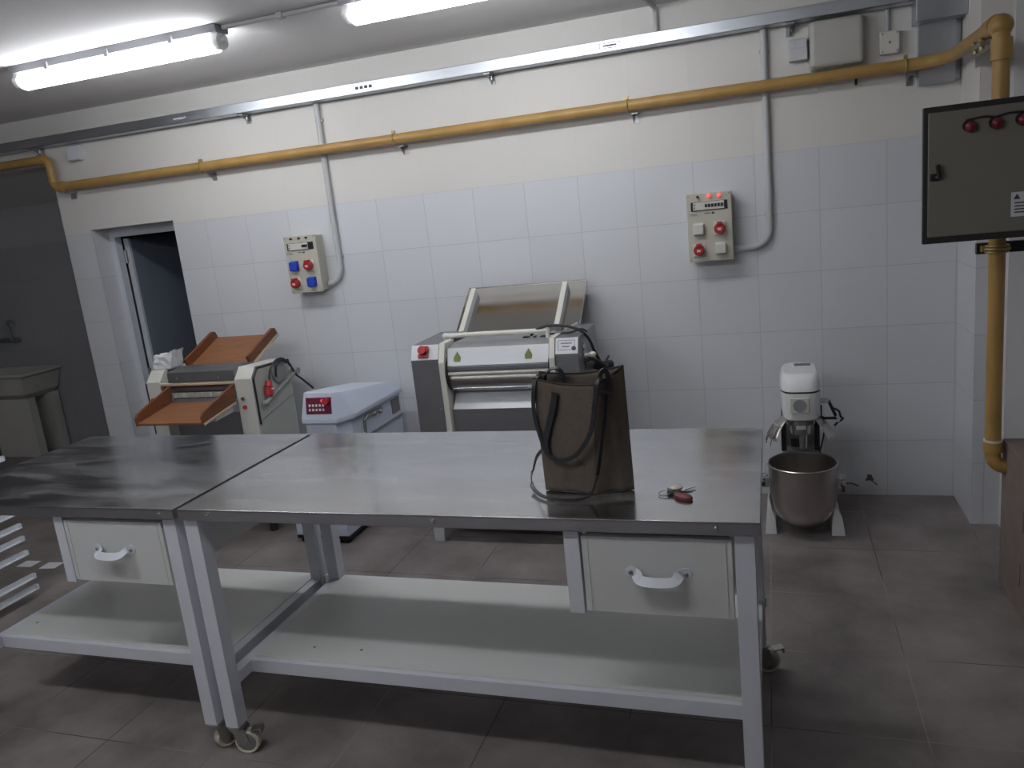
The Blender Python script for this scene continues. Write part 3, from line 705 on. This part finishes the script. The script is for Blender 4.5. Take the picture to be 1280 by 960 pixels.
# frame, hood and rollers between the housings
MB().box(-1.775, -1.267, -.62, -.34, .12, .70).build('body', M['darksteel'], t, False)
MB().prism([(-.70, .90), (-.695, .958), (-.60, .972), (-.50, .965), (-.50, .93), (-.66, .895)], 'x', -1.715, -1.262, .003).build('hood', mat('dark_grey_hood', (.17, .17, .175), .45, .6, .05), t)
for x in (-1.645, -1.36): MB().cyl((x, -.699, .925), (x, -.704, .925), .006).build('hood_screw', M['chrome'], t)
MB().box(-1.775, -1.267, -.705, -.66, .880, .897, .004).build('scraper_bar', M['woodedge'], t)
MB().cyl((-1.775, -.64, .845), (-1.267, -.64, .845), .042).build('roller', M['roller'], t)
b = MB(); b.obox((-1.487, -.700, .826), (.43, 0, 0), (0, -.004, .030), (0, .003, 0))
for k in range(7): b.box(-1.68+k*.06, -1.665+k*.06, -.706, -.700, .812, .838)
b.build('scraper_comb', M['msheeter2'], t)
MB().cyl((-1.775, -.60, .925), (-1.267, -.60, .925), .035).build('roller', M['roller'], t)
b = MB(); b.obox((-1.487, -.715, .793), (.43, 0, 0), (0, -.05, -.035), (0, -.001, .003))
b.build('scraper_plate', M['darksteel'], t)
# front tray
TF = (-1.708, -1.268)
def tray_board(yf, zf, yb, zb, h, x0, x1, m, name, rim):
    P, Q = Vector((0, yf, zf)), Vector((0, yb, zb)); d = (Q-P); n = Vector((0, -d.z, d.y)).normalized()
    b = MB(); b.obox(((x0+x1)/2, (yf+yb)/2, (zf+zb)/2), (x1-x0, 0, 0), d, n*.014, .002)
    tr = b.build(name, M['wood'], t)
    return tr, P, Q, n
tr, P, Q, n = tray_board(-1.0, .738, -.72, .782, .06, TF[0], TF[1], None, 'front_tray', None)
def side_board(x, pts, m, par, w_=.016):
    MB().prism(pts, 'x', x-w_/2, x+w_/2, .003).build('tray_side', m, par)
for x in (TF[0]+.004, TF[1]-.004):
    side_board(x, [(-1.0, .728), (-1.003, .775), (-.985, .796), (-.71, .884), (-.715, .775)], M['woodrim'], tr)
MB().obox((TF[1]+.006, -.86, .756), (.004, 0, 0), (0, .28, .044), (0, -.003, .012)).build('tray_edging', M['woodedge'], tr)
b = MB(); b.obox((-1.32, -.80, .735), (.07, 0, 0), (0, .16, .012), (0, 0, .03), .006); b.build('tray_support', M['creamwhite'], tr)
b = MB(); b.obox((-1.69, -.80, .735), (.07, 0, 0), (0, .16, .012), (0, 0, .03), .006); b.build('tray_support', M['creamwhite'], tr)
# back tray
tr, P, Q, n = tray_board(-.50, .950, -.215, 1.072, .06, -1.716, -1.286, None, 'back_tray', None)
d = (Q-P).normalized()
for x in (-1.718, -1.284):
    pts = []
    for (s_, k) in ((-.01, -.008), (-.01, .06), (.290, .060), (.312, .045), (.316, -.008)):
        p = P+d*s_+n*k; pts.append((p.y, p.z))
    side_board(x, pts, M['woodrim'], tr, .020)
MB().obox((-1.272, (P+d*.153).y, (P+d*.153).z), (.004, 0, 0), d*.32, n*.018).build('tray_edging', M['woodedge'], tr)
# hand wheel, lever, cable and red plug on the right side
b = MB(); b.lathe([(0, 0), (.062, 0), (.066, .005), (.066, .014), (.05, .016), (0, .012)], (-1.150, -.455, .895), 36, 'x'); b.build('hand_wheel', M['greywheel'], t)
b = MB(); b.tube([(-1.122, -.645, .752), (-1.122, -.31, .865)], .012); b.ball((-1.122, -.645, .752), .016); b.cyl((-1.15, -.315, .863), (-1.105, -.315, .863), .020); b.build('lever', M['greywheel'], t)
cb = smooth_path([(-1.128, -.575, .86), (-1.126, -.555, .92), (-1.122, -.50, .962), (-1.12, -.43, .962), (-1.118, -.37, .915), (-1.12, -.33, .85), (-1.122, -.25, .79), (-1.125, -.16, .72)], 6)
MB().tube(cb, .006).build('power_cable', M['rubber'], t)
MB().tube(smooth_path([(-1.132, -.50, .87), (-1.126, -.49, .93), (-1.12, -.44, .955), (-1.118, -.40, .93)], 6), .006).build('power_cable', M['rubber'], t)
b = MB(); b.cyl((-1.128, -.577, .865), (-1.128, -.590, .835), .016, .022); b.cyl((-1.128, -.590, .835), (-1.128, -.600, .785), .025, .024); b.build('power_plug', M['red'], t)
MB().box(-1.145, -1.10, -.60, -.58, .818, .826, .002).build('plug_label', M['paper'], t)
for x in (-1.85, -1.20):
    for y in (-.67, -.36): MB().cyl((x, y, 0), (x, y, .125), .022).build('foot', M['rubber'], t)

# crumpled white paper bag on its left housing
b = MB(); b.box(-1.866, -1.735, -.63, -.53, .952, 1.06)
bm = b.bm; bmesh.ops.subdivide_edges(bm, edges=bm.edges[:], cuts=4, use_grid_fill=True)
for v in bm.verts:
    k = (v.co.z-.952)/.108
    v.co.x += k*.030-.008+random.uniform(-.006, .006)*k; v.co.y += random.uniform(-.006, .006)*k
    v.co.z = .952+k*(.108+.03*(v.co.x+1.79)/.075*.5)+random.uniform(-.005, .005)*k
    if k > .95: v.co.z -= .016*max(0, math.cos((v.co.x+1.77)*25))
# rests on the housing's sloped top
for v in bm.verts:
    if v.co.z < .975: v.co.z = max(v.co.z, .966-(v.co.y+.645)*.058+.003); v.co.x = min(v.co.x, -1.738)
tag(b.build('paper_bag', M['paper'], None, False), 'crumpled white paper bag sitting on the old sheeter beside the doorway', 'paper bag')

# ------------------------------------------------------------------ white machine with maroon keypad
t = thing('kneading_machine', (-.75, -.45, 0), 'white cabinet machine with a maroon keypad between the two sheeters', 'machine')
b = MB(); b.prism([(-.795, -.785), (-.615, -.785), (-.568, -.70), (-.568, -.11), (-.86, -.11), (-.84, -.70)], 'z', .30, .668, .004); b.box(-.95, -.625, -.81, -.08, .035, .30, .006)
bd = b.build('body', M['chest'], t)
MB().box(-.945, -.62, -.815, -.09, .022, .040).build('base_skirt', M['black'], t)
for x in (-.915, -.655):
    for y in (-.78, -.13): MB().cyl((x, y, 0), (x, y, .025), .025).build('foot', M['rubber'], t)
# hood: tapered lid with a raised ridge, sloping down towards the wall
def hoodmesh():
    b = bmesh.new()
    def V(*p): return b.verts.new(p)
    z0 = .668
    pl = [(-.808, -.80), (-.598, -.80), (-.545, -.70), (-.548, -.10), (-.885, -.10), (-.86, -.70)]
    rim = [V(x, y, z0) for x, y in pl]; lip = [V(x, y, z0+.024) for x, y in pl]
    top = [V(-.786, -.775, .835), V(-.628, -.775, .832), V(-.602, -.70, .820), V(-.605, -.19, .748), V(-.84, -.19, .750), V(-.815, -.70, .824)]
    n = 6
    for A, B in ((rim, lip), (lip, top)):
        for i in range(n): b.faces.new((A[i], A[(i+1) % n], B[(i+1) % n], B[i]))
    b.faces.new(top); b.faces.new(rim[::-1])
    bmesh.ops.recalc_face_normals(b, faces=b.faces[:])
    bmesh.ops.bevel(b, geom=b.edges[:], offset=.005, segments=3, affect='EDGES', profile=.5)
    return b
b = MB(); b._merge(hoodmesh()); hd = b.build('hood', M['chest'], t)
# keypad lies on the hood's front slope
fn = Vector((0, -.985, .17)).normalized(); fu = Vector((0, .17, .985)).normalized()
def kp(x, z, off): return Vector((x, -.797+(z-.692)*.164, z))+fn*off
b = MB(); b.obox(kp(-.697, .764, .002), (.152, 0, 0), fu*.088, fn*.005, .001); pad = b.build('keypad', M['maroon'], hd)
for r in range(2):
    for k in range(5):
        b = MB(); b.obox(kp(-.750+k*.0205, .766-r*.023, .006), (.011, 0, 0), fu*.013, fn*.004, .0015); b.build('button', M['button'], pad)
b = MB(); c = kp(-.648, .786, .004); b.cyl(c, c+fn*.018, .018); b.build('stop_knob', M['red'], pad)
b = MB(); c = kp(-.672, .790, .004); b.cyl(c, c+fn*.006, .008); b.build('pilot_lamp', M['pink'], pad)
# catches and vent on the right flank
b = MB(); b.tube([(-.564, -.58, .50), (-.560, -.58, .625), (-.556, -.55, .640)], .008); b.box(-.569, -.558, -.55, -.36, .625, .645); b.ball((-.558, -.39, .622), .012); b.ball((-.558, -.46, .628), .012)
b.build('hinge_catch', M['zinc'], bd)
MB().box(-.569, -.564, -.235, -.135, .56, .645).build('vent', M['greyhatch'], bd)
MB().box(-.569, -.561, -.68, -.11, .525, .535).build('seam_strip', M['zinc'], bd)

# ------------------------------------------------------------------ stainless dough sheeter
t = thing('dough_sheeter', (.28, -.45, 0), 'stainless steel dough sheeter with olive diamond stickers in the middle of the wall', 'dough sheeter')
XA = (-.150, .000); XB = (.600, .712)
def cab(xs, nm):
    a, c = xs
    b = MB(); b.prism([(-.75, .12), (-.75, .974), (-.715, 1.046), (-.34, 1.050), (-.34, .12)], 'x', a, c, .002)
    return b.build(nm, M['darksteel'], t)
sa, sb = cab(XA, 'side_cabinet'), cab(XB, 'side_cabinet')
sl = Vector((0, .035, .072)).normalized(); sn = Vector((0, -.072, .035)).normalized()
def fp(x, k, off): return Vector((x, -.75, .974))+sl*k+sn*off
for xs, par in ((XA, sa), (XB, sb)):
    b = MB(); b.obox(fp((xs[0]+xs[1])/2, .040, .0025), (xs[1]-xs[0]-.003, 0, 0), sl*.078, sn*.005, .001); b.build('front_plate', mat('pale_front_plate', (.70, .71, .74), .3, .15, .02), par)
# emergency stop and sign
c = fp(-.080, .045, .005)
b = MB(); b.cyl(c, c+sn*.02, .016); b.cyl(c+sn*.02, c+sn*.032, .023, .021); es = b.build('stop_button', M['red'], sa)
b = MB(); b.obox(fp(-.080, .020, .010), (.055, 0, 0), sl*.020, sn*.01, .003); b.obox(fp(-.060, .052, .02), (.02, 0, .0), sl*.03, sn*.02, .004); b.build('button_base', M['red'], es)
b = MB(); sg = [( -.045, -.024, .09, .002), (-.045, .024, .09, .002)]
for z_ in (.020, .066): b.obox(fp(.655, z_, .0055), (.080, 0, 0), sl*.0018, sn*.001)
for x_ in (.615, .695): b.obox(fp(x_, .043, .0055), (.0016, 0, 0), sl*.046, sn*.001)
for k in range(9): b.obox(fp(.630+k*.006, .052, .0055), (.0042, 0, 0), sl*.006, sn*.001)
for k in range(6): b.obox(fp(.637+k*.006, .036, .0055), (.0042, 0, 0), sl*.006, sn*.001)
b.build('sign_print', M['ink'], sb)
b = MB(); c = fp(.691, .026, .005); b.cyl(c, c+sn*.002, .011); b.build('round_mark', M['ink'], sb)
for x, z in ((-.018, .93), (-.018, .72), (.618, .93)): MB().cyl((x, -.75, z), (x, -.753, z), .005).build('panel_screw', M['chrome'], t)
# slotted strip on the right flank
b = MB(); b.box(.712, .716, -.66, -.615, .70, 1.0, .001); st = b.build('slot_strip', M['steel'], sb)
for k in range(12): MB().box(.7155, .7172, -.655, -.643, .715+k*.023, .727+k*.023).build('slot', M['black'], st)
# cream cheeks beside the rollers
for x0, x1 in ((.002, .032), (.570, .598)):
    b = MB(); b.prism([(-.757, .50), (-.762, .96), (-.722, 1.052), (-.60, 1.052), (-.55, .50)], 'x', x0, x1, .002); b.build('cheek', M['creamwhite'], t)
for x0, x1 in ((.032, .040), (.562, .570)):
    b = MB(); b.cyl((x0, -.665, .895), (x1, -.665, .895), .098, seg=40); b.build('guard_disc', M['black'], t)
# hood plate between the cheeks
b = MB(); b.prism([(-.742, .938), (-.712, 1.022), (-.62, 1.036), (-.42, 1.03), (-.42, .95), (-.60, .93)], 'x', .040, .562, 0); hp = b.build('hood_plate', steel('hood_plate_steel', (.50, .51, .53), .40, .52, (1, 6, 6)), t, False)
hl = Vector((0, .030, .084)).normalized(); hn = Vector((0, -.084, .030)).normalized()
for x in (.093, .462):
    b = MB(); c = Vector((x, -.742, .938))+hl*.044; ps = []
    for (u, v) in ((0, .028), (.020, -.004), (.016, -.024), (-.016, -.024), (-.020, -.004)): ps.append(c+Vector((1, 0, 0))*u+hl*v)
    lo = [b.bm.verts.new(p+hn*.0005) for p in ps]; hi = [b.bm.verts.new(p+hn*.002) for p in ps]
    b.bm.faces.new(hi)
    for i in range(5): b.bm.faces.new((lo[i], lo[(i+1) % 5], hi[(i+1) % 5], hi[i]))
    bmesh.ops.recalc_face_normals(b.bm, faces=b.bm.faces[:])
    b.build('warning_sticker', M['olive'], hp, False)
for x_, w_ in ((.40, .03), (.455, .01), (.49, .04)): MB().box(x_, x_+w_, -.60, -.57, 1.034, 1.042).build('vent_slot', M['black'], hp)
MB().box(.040, .562, -.748, -.70, .912, .936, .003).build('scraper_bar', M['darksteel'], t)
MB().cyl((.040, -.735, .898), (.562, -.735, .898), .012).build('guide_rod', M['creamwhite'], t)
MB().cyl((.040, -.69, .862), (.562, -.69, .862), .048).build('roller', M['roller'], t)
MB().cyl((.040, -.60, .93), (.562, -.60, .93), .04).build('roller', M['roller'], t)
MB().cyl((.040, -.705, .815), (.562, -.705, .815), .010).build('guide_rod', M['steel'], t)
# chute and lower front
b = MB(); b.obox((.301, -.685, .765), (.52, 0, 0), (0, -.09, -.105), (0, .004, -.003)); b.build('chute', mat('bright_chute_steel', (.66, .68, .72), .38, .35, .10, 10), t)
b = MB(); b.box(.034, .566, -.73, -.71, .30, .712); b.box(.034, .566, -.71, -.36, .15, .69); b.build('lower_panel', M['darksteel'], t, False)
MB().box(.002, .598, -.757, -.36, .12, .30).build('base_pan', M['darksteel'], t, False)
# cream handle bar above the hood
b = MB(); b.cyl((-.012, -.60, 1.068), (.530, -.60, 1.068), .0125); b.ball((-.012, -.60, 1.068), .016); b.cyl((.53, -.6, 1.085), (.53, -.6, 1.03), .011); b.cyl((-.012, -.6, 1.07), (-.012, -.6, 1.03), .011)
b.build('handle_bar', M['creamwhite'], t)
# leaning back tray
P, Q = Vector((0, -.37, 1.022)), Vector((0, -.075, 1.247)); d = Q-P; n = Vector((0, -d.z, d.y)).normalized(); L_ = d.length; dn = d.normalized()
b = MB(); b.obox((.286, (P.y+Q.y)/2, (P.z+Q.z)/2), (.685, 0, 0), d, n*.004, .001)
b.obox((.286, Q.y, Q.z), (.685, 0, 0), dn*.006, n*.010, .002)
for x in (-.055, .627): b.obox((x, (P.y+Q.y)/2-n.y*.008, (P.z+Q.z)/2-n.z*.008), (.004, 0, 0), d, n*.022)
bt = b.build('back_tray', steel('polished_tray', (.56, .55, .53), .07, .14, (1, 1, 1)), t)
for x0, x1 in ((-.020, .008), (.508, .536)):
    c = P+d*.44
    b = MB(); b.obox(((x0+x1)/2, c.y+n.y*.021, c.z+n.z*.021), (x1-x0, 0, 0), d*.88, n*.040, .002); gr = b.build('tray_guide', M['palegrey'], bt)
    b = MB(); b.obox(((x0+x1)/2, c.y+n.y*.042, c.z+n.z*.042), (x1-x0, 0, 0), d*.88, n*.004, .001); b.build('guide_edge', M['creamwhite'], gr)

b = MB(); b.obox((.60, -.39, 1.05), (.05, .06, .02), (.006, -.006, 0), (0, 0, .008)); b.build('tray_hinge', M['creamwhite'], t)
# support behind the tray
MB().box(.05, .52, -.34, -.20, .60, 1.02).build('rear_cover', M['darksteel'], t, False)
# cables and plug on the right
cb = smooth_path([(.44, -.58, 1.045), (.47, -.60, 1.072), (.52, -.605, 1.088), (.58, -.60, 1.090), (.645, -.60, 1.080), (.70, -.60, 1.055), (.735, -.595, 1.01), (.752, -.58, .95), (.765, -.52, .885), (.768, -.47, .860)], 6)
MB().tube(cb, .007).build('power_cable', M['rubber'], t)
MB().tube(smooth_path([(.54, -.59, 1.048), (.60, -.60, 1.050), (.65, -.60, 1.053), (.70, -.60, 1.066), (.725, -.59, 1.05)], 6), .005).build('power_cable', M['rubber'], t)
b = MB(); b.tube(smooth_path([(.712, -.645, .915), (.745, -.64, .925), (.775, -.60, .90), (.79, -.54, .87), (.785, -.47, .855)], 5), .010); b.cyl((.745, -.50, .858), (.80, -.44, .850), .024); b.cyl((.712, -.42, .845), (.80, -.42, .845), .020); b.box(.715, .80, -.47, -.38, .835, .855, .006)
b.tube([(.77, -.46, .86), (.79, -.43, .895)], .005)
b.build('power_plug', M['rubber'], t)
b = MB(); b.ball((.755, -.645, .948), .016, 1.2, 1, .9); b.cyl((.712, -.645, .945), (.755, -.645, .948), .009); b.build('knob', M['creamwhite'], t)
for x in (-.118, .66):
    for y in (-.72, -.38): MB().prism([(x-.034, .125), (x+.034, .125), (x+.024, 0), (x-.030, 0)], 'y', y-.03, y+.03, .003).build('leg', M['palegrey'], t)

# ------------------------------------------------------------------ planetary mixer
MX, MY = 1.690, -.50
t = thing('planetary_mixer', (MX, MY, 0), 'white planetary mixer with a steel bowl standing on the floor', 'mixer')
# frame: rear column and two splayed front feet
b = MB(); b.prism([(-.245, .02), (-.30, .10), (-.275, .45), (-.30, .60), (-.13, .60), (-.11, .02)], 'x', MX-.085, MX+.085, .008)
for s in (-1, 1):
    b.prism([(.122+MX, 0), (.184+MX, 0), (.171+MX, .09), (.142+MX, .150), (.132+MX, .135), (.126+MX, .09)] if s > 0 else
            [(MX-.178, 0), (MX-.122, 0), (MX-.129, .085), (MX-.142, .12), (MX-.153, .20), (MX-.160, .20), (MX-.170, .085)], 'y', -.545, -.50, .004)
    b.prism([(-.52, 0), (-.52, .12), (-.40, .12), (-.30, .06), (-.12, .06), (-.12, 0)], 'x', MX+s*.125, MX+s*.160, .004)
b.box(MX-.16, MX+.16, -.24, -.11, 0, .06, .005)
b.build('frame', M['enamel'], t)
b = MB(); b.box(MX-.088, MX+.088, -.305, -.285, .34, .56, .004); b.build('column_slide', M['steel'], t)
b = MB()
for dx in (-.078, .078): b.box(MX+dx-.012, MX+dx+.012, -.312, -.29, .35, .52)
b.box(MX-.045, MX-.005, -.315, -.30, .37, .41); b.box(MX+.015, MX+.03, -.315, -.30, .37, .40)
b.build('slide_guide', M['black'], t)
# head: oval body with domed lid
def oval(prof, name, m, cy, sx, sy, lean=0):
    b = MB(); b.lathe(prof, (0, 0, 0), 40)
    for v in b.bm.verts:
        v.co = Vector((MX+.004+math.copysign(abs(v.co.x/.1)**.80*.1, v.co.x)*sx if False else MX+.004+v.co.x*sx, cy+v.co.y*sy, v.co.z))
    return b.build(name, m, t)
HY = -.36
def superoval(zs, name, m, par=t):
    """stack of rounded-square rings (z, half width, half depth, centre y)"""
    b = bmesh.new(); rings = []
    for z, hw, hd_, cy in zs:
        R = []
        for k in range(48):
            a = 2*PI*k/48; c, s = math.cos(a), math.sin(a); e = .55
            R.append(b.verts.new((MX+.002+hw*math.copysign(abs(c)**e, c), cy+hd_*math.copysign(abs(s)**e, s), z)))
        rings.append(R)
    for A, B in zip(rings, rings[1:]):
        for k in range(48): b.faces.new((A[k], A[(k+1) % 48], B[(k+1) % 48], B[k]))
    b.faces.new(rings[0][::-1]); b.faces.new(rings[-1]); bmesh.ops.recalc_face_normals(b, faces=b.faces[:])
    q = MB(); q._merge(b); return q.build(name, m, par)
hd = superoval([(.560, .078, .150, HY), (.566, .083, .158, HY), (.62, .089, .168, HY), (.695, .092, .172, HY)], 'head', M['enamel'])
superoval([(.695, .0895, .169, HY), (.704, .0895, .169, HY)], 'head_seam', M['black'], t)
superoval([(.704, .092, .172, HY), (.735, .091, .167, HY+.002), (.757, .088, .155, HY+.008), (.772, .082, .138, HY+.014), (.779, .072, .118, HY+.018)], 'head_lid', M['enamel'])
MB().box(MX-.02, MX+.055, -.30, -.26, .778, .782, .001).build('lid_vent', M['greyhatch'], t)
b = MB(); b.box(MX-.048, MX+.036, -.537, -.522, .604, .676, .004); pl = b.build('control_plate', M['creamwhite'], t)
b = MB(); b.cyl((MX-.005, -.537, .640), (MX-.005, -.5395, .640), .030, seg=32); b.build('round_dial', mat('grey_dial', (.27, .28, .31), .5), pl)
# planetary hub and shaft
b = MB(); b.cyl((MX, -.40, .562), (MX, -.40, .52), .072, .066); b.cyl((MX, -.40, .52), (MX, -.40, .47), .05, .045); b.cyl((MX+.01, -.42, .47), (MX+.01, -.42, .40), .018); b.build('planetary_hub', M['steel'], t)
MB().box(MX-.022, MX+.022, -.468, -.45, .503, .523, .003).build('hub_badge', M['creamwhite'], t)
# bowl
b = MB()
outer = [(0, .045), (.04, .046), (.075, .055), (.105, .073), (.130, .103), (.146, .145), (.1515, .19), (.152, .25), (.1535, .345), (.159, .349), (.160, .354), (.157, .357), (.151, .355), (.1495, .345), (.148, .25), (.1475, .19), (.142, .147), (.126, .106), (.102, .078), (.072, .060), (.04, .052), (0, .051)]
b.lathe(outer, (MX, MY, 0), 64); bw = b.build('bowl', M['bowl'], t)
for s in (-1, 1):
    b = MB(); b.obox((MX+s*.168, MY, .255), (.03, 0, 0), (0, .03, 0), (0, 0, .05), .003)
    b.tube(arc((MX+s*.172, MY-.005, .292), (1, 0, 0), (0, 1, .1), .015, 0, 2*PI, 16)[:-1], .003, 8, closed=True)
    b.cyl((MX+s*.18, MY-.02, .262), (MX+s*.18, MY-.045, .262), .010)
    b.build('bowl_bracket', M['chrome'], bw)
b = MB(); b.ball((MX-.180, MY-.05, .262), .011); b.build('bowl_latch', M['black'], bw)
b = MB(); b.tube([(MX+.18, MY-.03, .255), (MX+.175, MY-.05, .225)], .007); b.tube(smooth_path([(MX+.18, MY-.04, .262), (MX+.21, MY-.05, .268), (MX+.24, MY-.05, .255)], 4), .003); b.build('bowl_latch', M['black'], bw)
# bowl guard: curved shields left and right of the hub
for s, (a0, a1) in ((1, (-.35, .75)), (-1, (PI-.75, PI+.35))):
    b = MB()
    def g(u, v, a0=a0, a1=a1):
        a = a0+(a1-a0)*u; r = .070+.085*v; z = .560-.020*v-.075*v*v
        return Vector((MX+r*math.cos(a), -.42-r*math.sin(a)*1.0, z))
    b.grid(g, 12, 10); gd = b.build('bowl_guard', M['bowl'], t, True, .002)
    b = MB()
    for v in (.55, 1.0): b.tube([g(k/12, v)+Vector((0, 0, .001)) for k in range(13)], .003, 6)
    if s < 0:
        for u in (.2, .5, .8): b.tube([g(u, k/6)+Vector((0, 0, .004)) for k in range(4, 7)]+[g(u, 1)+Vector((-.008, 0, -.03))], .0025, 6)
    b.build('guard_wire', M['chrome'], gd)
# lever bracket and cables on the right of the head
b = MB(); b.cyl((MX+.09, -.42, .632), (MX+.127, -.42, .632), .011); b.build('lever_pivot', M['palegrey'], t)
b = MB(); b.obox((MX+.143, -.42, .590), (.036, 0, -.085), (0, .012, 0), (.014, 0, .004), .002); b.obox((MX+.125, -.42, .546), (.075, 0, 0), (0, .012, 0), (0, 0, .012), .002); b.obox((MX+.093, -.42, .575), (.006, 0, 0), (0, .02, 0), (0, 0, .07)); b.build('lever_bracket', M['black'], t)
b = MB(); b.tube(smooth_path([(MX+.145, -.42, .595), (MX+.170, -.42, .580), (MX+.178, -.42, .553), (MX+.188, -.42, .542), (MX+.165, -.42, .525), (MX+.150, -.42, .508)], 5), .005); b.build('cable_end', M['rubber'], t)
b = MB(); b.tube(smooth_path([(MX+.158, -.425, .556), (MX+.170, -.425, .545), (MX+.165, -.425, .528)], 4), .006); b.build('cable_sleeve', M['palegrey'], t)
b = MB(); b.tube(smooth_path([(MX+.075, -.33, .53), (MX+.078, -.34, .44), (MX+.090, -.33, .34)], 5), .004); b.tube(smooth_path([(MX+.105, -.33, .53), (MX+.108, -.34, .45), (MX+.09, -.33, .36)], 5), .004); b.build('power_cable', M['rubber'], t)

# ------------------------------------------------------------------ tray rack at the far left behind the table
t = thing('tray_rack', (-2.25, -2.0, 0), 'white tray rack with slide rails partly seen under the left table', 'rack')
for x in (-2.03, -2.50):
    for y in (-1.95, -2.38): MB().box(x-.014, x+.014, y-.014, y+.014, 0, .84, .002).build('post', M['white'], t)
for x, s in ((-2.012, 1), (-2.518, -1)):
    for k, z in enumerate((.055, .115, .245, .322, .388, .46, .53, .60, .67, .74)):
        yb = -1.56 if k > 1 else -1.55
        b = MB(); b.box(x-.003, x+.003, -2.40, yb, z-.012, z+.012); b.box(min(x, x+s*.02), max(x, x+s*.02), -2.40, yb, z-.013, z-.010); b.box(min(x, x+s*.02), max(x, x+s*.02), yb-.006, yb, z-.013, z+.012)
        b.build('slide_rail', M['white'], t)
MB().box(-2.50, -2.03, -1.96, -1.94, .82, .84).build('cross_bar', M['white'], t)
MB().box(-2.50, -2.03, -2.39, -2.37, .82, .84).build('cross_bar', M['white'], t)
for (x, y, a, wh) in ((-2.448, -1.228, .05, 'left'), (-2.275, -1.232, .12, 'right')):  # two thin flat white patches lying on the floor
    b = MB(); c, s = math.cos(a), math.sin(a)
    b.obox((x, y, .0012), (.10*c, .10*s, 0), (-.075*s, .075*c, 0), (0, 0, .002), .0005)
    tag(b.build('white_patch', M['paper']), '%s of two white patches on the floor beside the tray rack' % wh, 'paper', 'white patches on the floor')

# ------------------------------------------------------------------ utility sink in the dark side room
t = thing('utility_sink', (-4.72, .8, 0), 'ceramic utility sink on two slab legs in the dark side room', 'sink')
b = MB()
def ring(x0, x1, y0, y1, z): return [(x0, y0, z), (x1, y0, z), (x1, y1, z), (x0, y1, z)]
bm = bmesh.new()
stack = [ring(-4.90, -4.53, .70, .96, .505), ring(-4.97, -4.46, .635, .985, .56), ring(-5.02, -4.41, .600, .995, .715), ring(-5.03, -4.38, .585, .995, .722), ring(-5.03, -4.38, .585, .995, .752), ring(-5.0, -4.41, .62, .96, .752), ring(-4.95, -4.50, .68, .93, .60)]
R = [[bm.verts.new(p) for p in r] for r in stack]
for A, B in zip(R, R[1:]):
    for k in range(4): bm.faces.new((A[k], A[(k+1) % 4], B[(k+1) % 4], B[k]))
bm.faces.new(R[0][::-1]); bm.faces.new(R[-1]); bmesh.ops.recalc_face_normals(bm, faces=bm.faces[:])
bmesh.ops.bevel(bm, geom=bm.edges[:], offset=.008, segments=2, affect='EDGES', profile=.5)
b._merge(bm); b.build('basin', M['sink'], t)
MB().box(-4.92, -4.47, .66, .74, 0, .520, .006).build('leg', M['sink'], t)
MB().box(-4.90, -4.47, .90, .98, 0, .520, .006).build('leg', M['sink'], t)
t = thing('wall_tap', (-4.85, .97, .99), 'dark gooseneck tap on the wall above the utility sink', 'tap')
b = MB(); b.cyl((-4.99, .965, .995), (-4.78, .965, .995), .018); b.cyl((-4.96, .965, .995), (-4.96, 1.0, .995), .02); b.cyl((-4.80, .965, .995), (-4.80, 1.0, .995), .02); b.build('tap_body', M['zinc'], t)
b = MB(); b.tube([(-4.835, .95, .99), (-4.835, .94, 1.12)]+[(-4.835+.035-.035*math.cos(a), .935, 1.12+.045*math.sin(a)) for a in [PI*k/8 for k in range(1, 9)]], .011); b.build('spout', M['zinc'], t)
for x in (-4.98, -4.775): MB().cyl((x, .96, .995), (x, .915, .985), .014).build('tap_handle', M['zinc'], t)
b = MB(); b.grid(lambda u, v: Vector((-4.84+.16*u, (.578-.003*math.sin(9*u)-(.0 if v < .7 else 0)) if v < .75 else .578+(v-.75)*.25, (.66+.1*v/.75+.008*math.sin(6*u)*(1-v)) if v < .75 else .7575)), 10, 12)
tag(b.build('cleaning_cloth', M['cloth'], None, True, .004), 'olive cloth hanging over the front rim of the utility sink', 'cloth')

# ------------------------------------------------------------------ camera, world, view
cam = bpy.data.cameras.new('camera'); co = bpy.data.objects.new('camera', cam); COL.objects.link(co)
yaw, pit, rol = -.3302, .2159, -.1065
cam.sensor_width = 36; cam.lens = 36*988.48/1280; cam.clip_start = .02; cam.clip_end = 60
fw = Vector((math.sin(yaw)*math.cos(pit), math.cos(yaw)*math.cos(pit), -math.sin(pit)))
rt = Vector((math.cos(yaw), -math.sin(yaw), 0)); up = rt.cross(fw)
r2 = rt*math.cos(rol)+up*math.sin(rol); u2 = -rt*math.sin(rol)+up*math.cos(rol)
mw = Matrix((r2, u2, -fw)).transposed().to_4x4(); mw.translation = Vector((1.5848, -4.2933, 1.6605))
co.matrix_world = mw
SC.camera = co
wd = bpy.data.worlds.new('world'); wd.use_nodes = True; SC.world = wd
wd.node_tree.nodes['Background'].inputs[0].default_value = (.02, .02, .025, 1)
wd.node_tree.nodes['Background'].inputs[1].default_value = .3
vs = SC.view_settings; vs.view_transform = 'Standard'; vs.look = 'None'; vs.exposure = 0.0; vs.gamma = 1; vs.use_curve_mapping = False
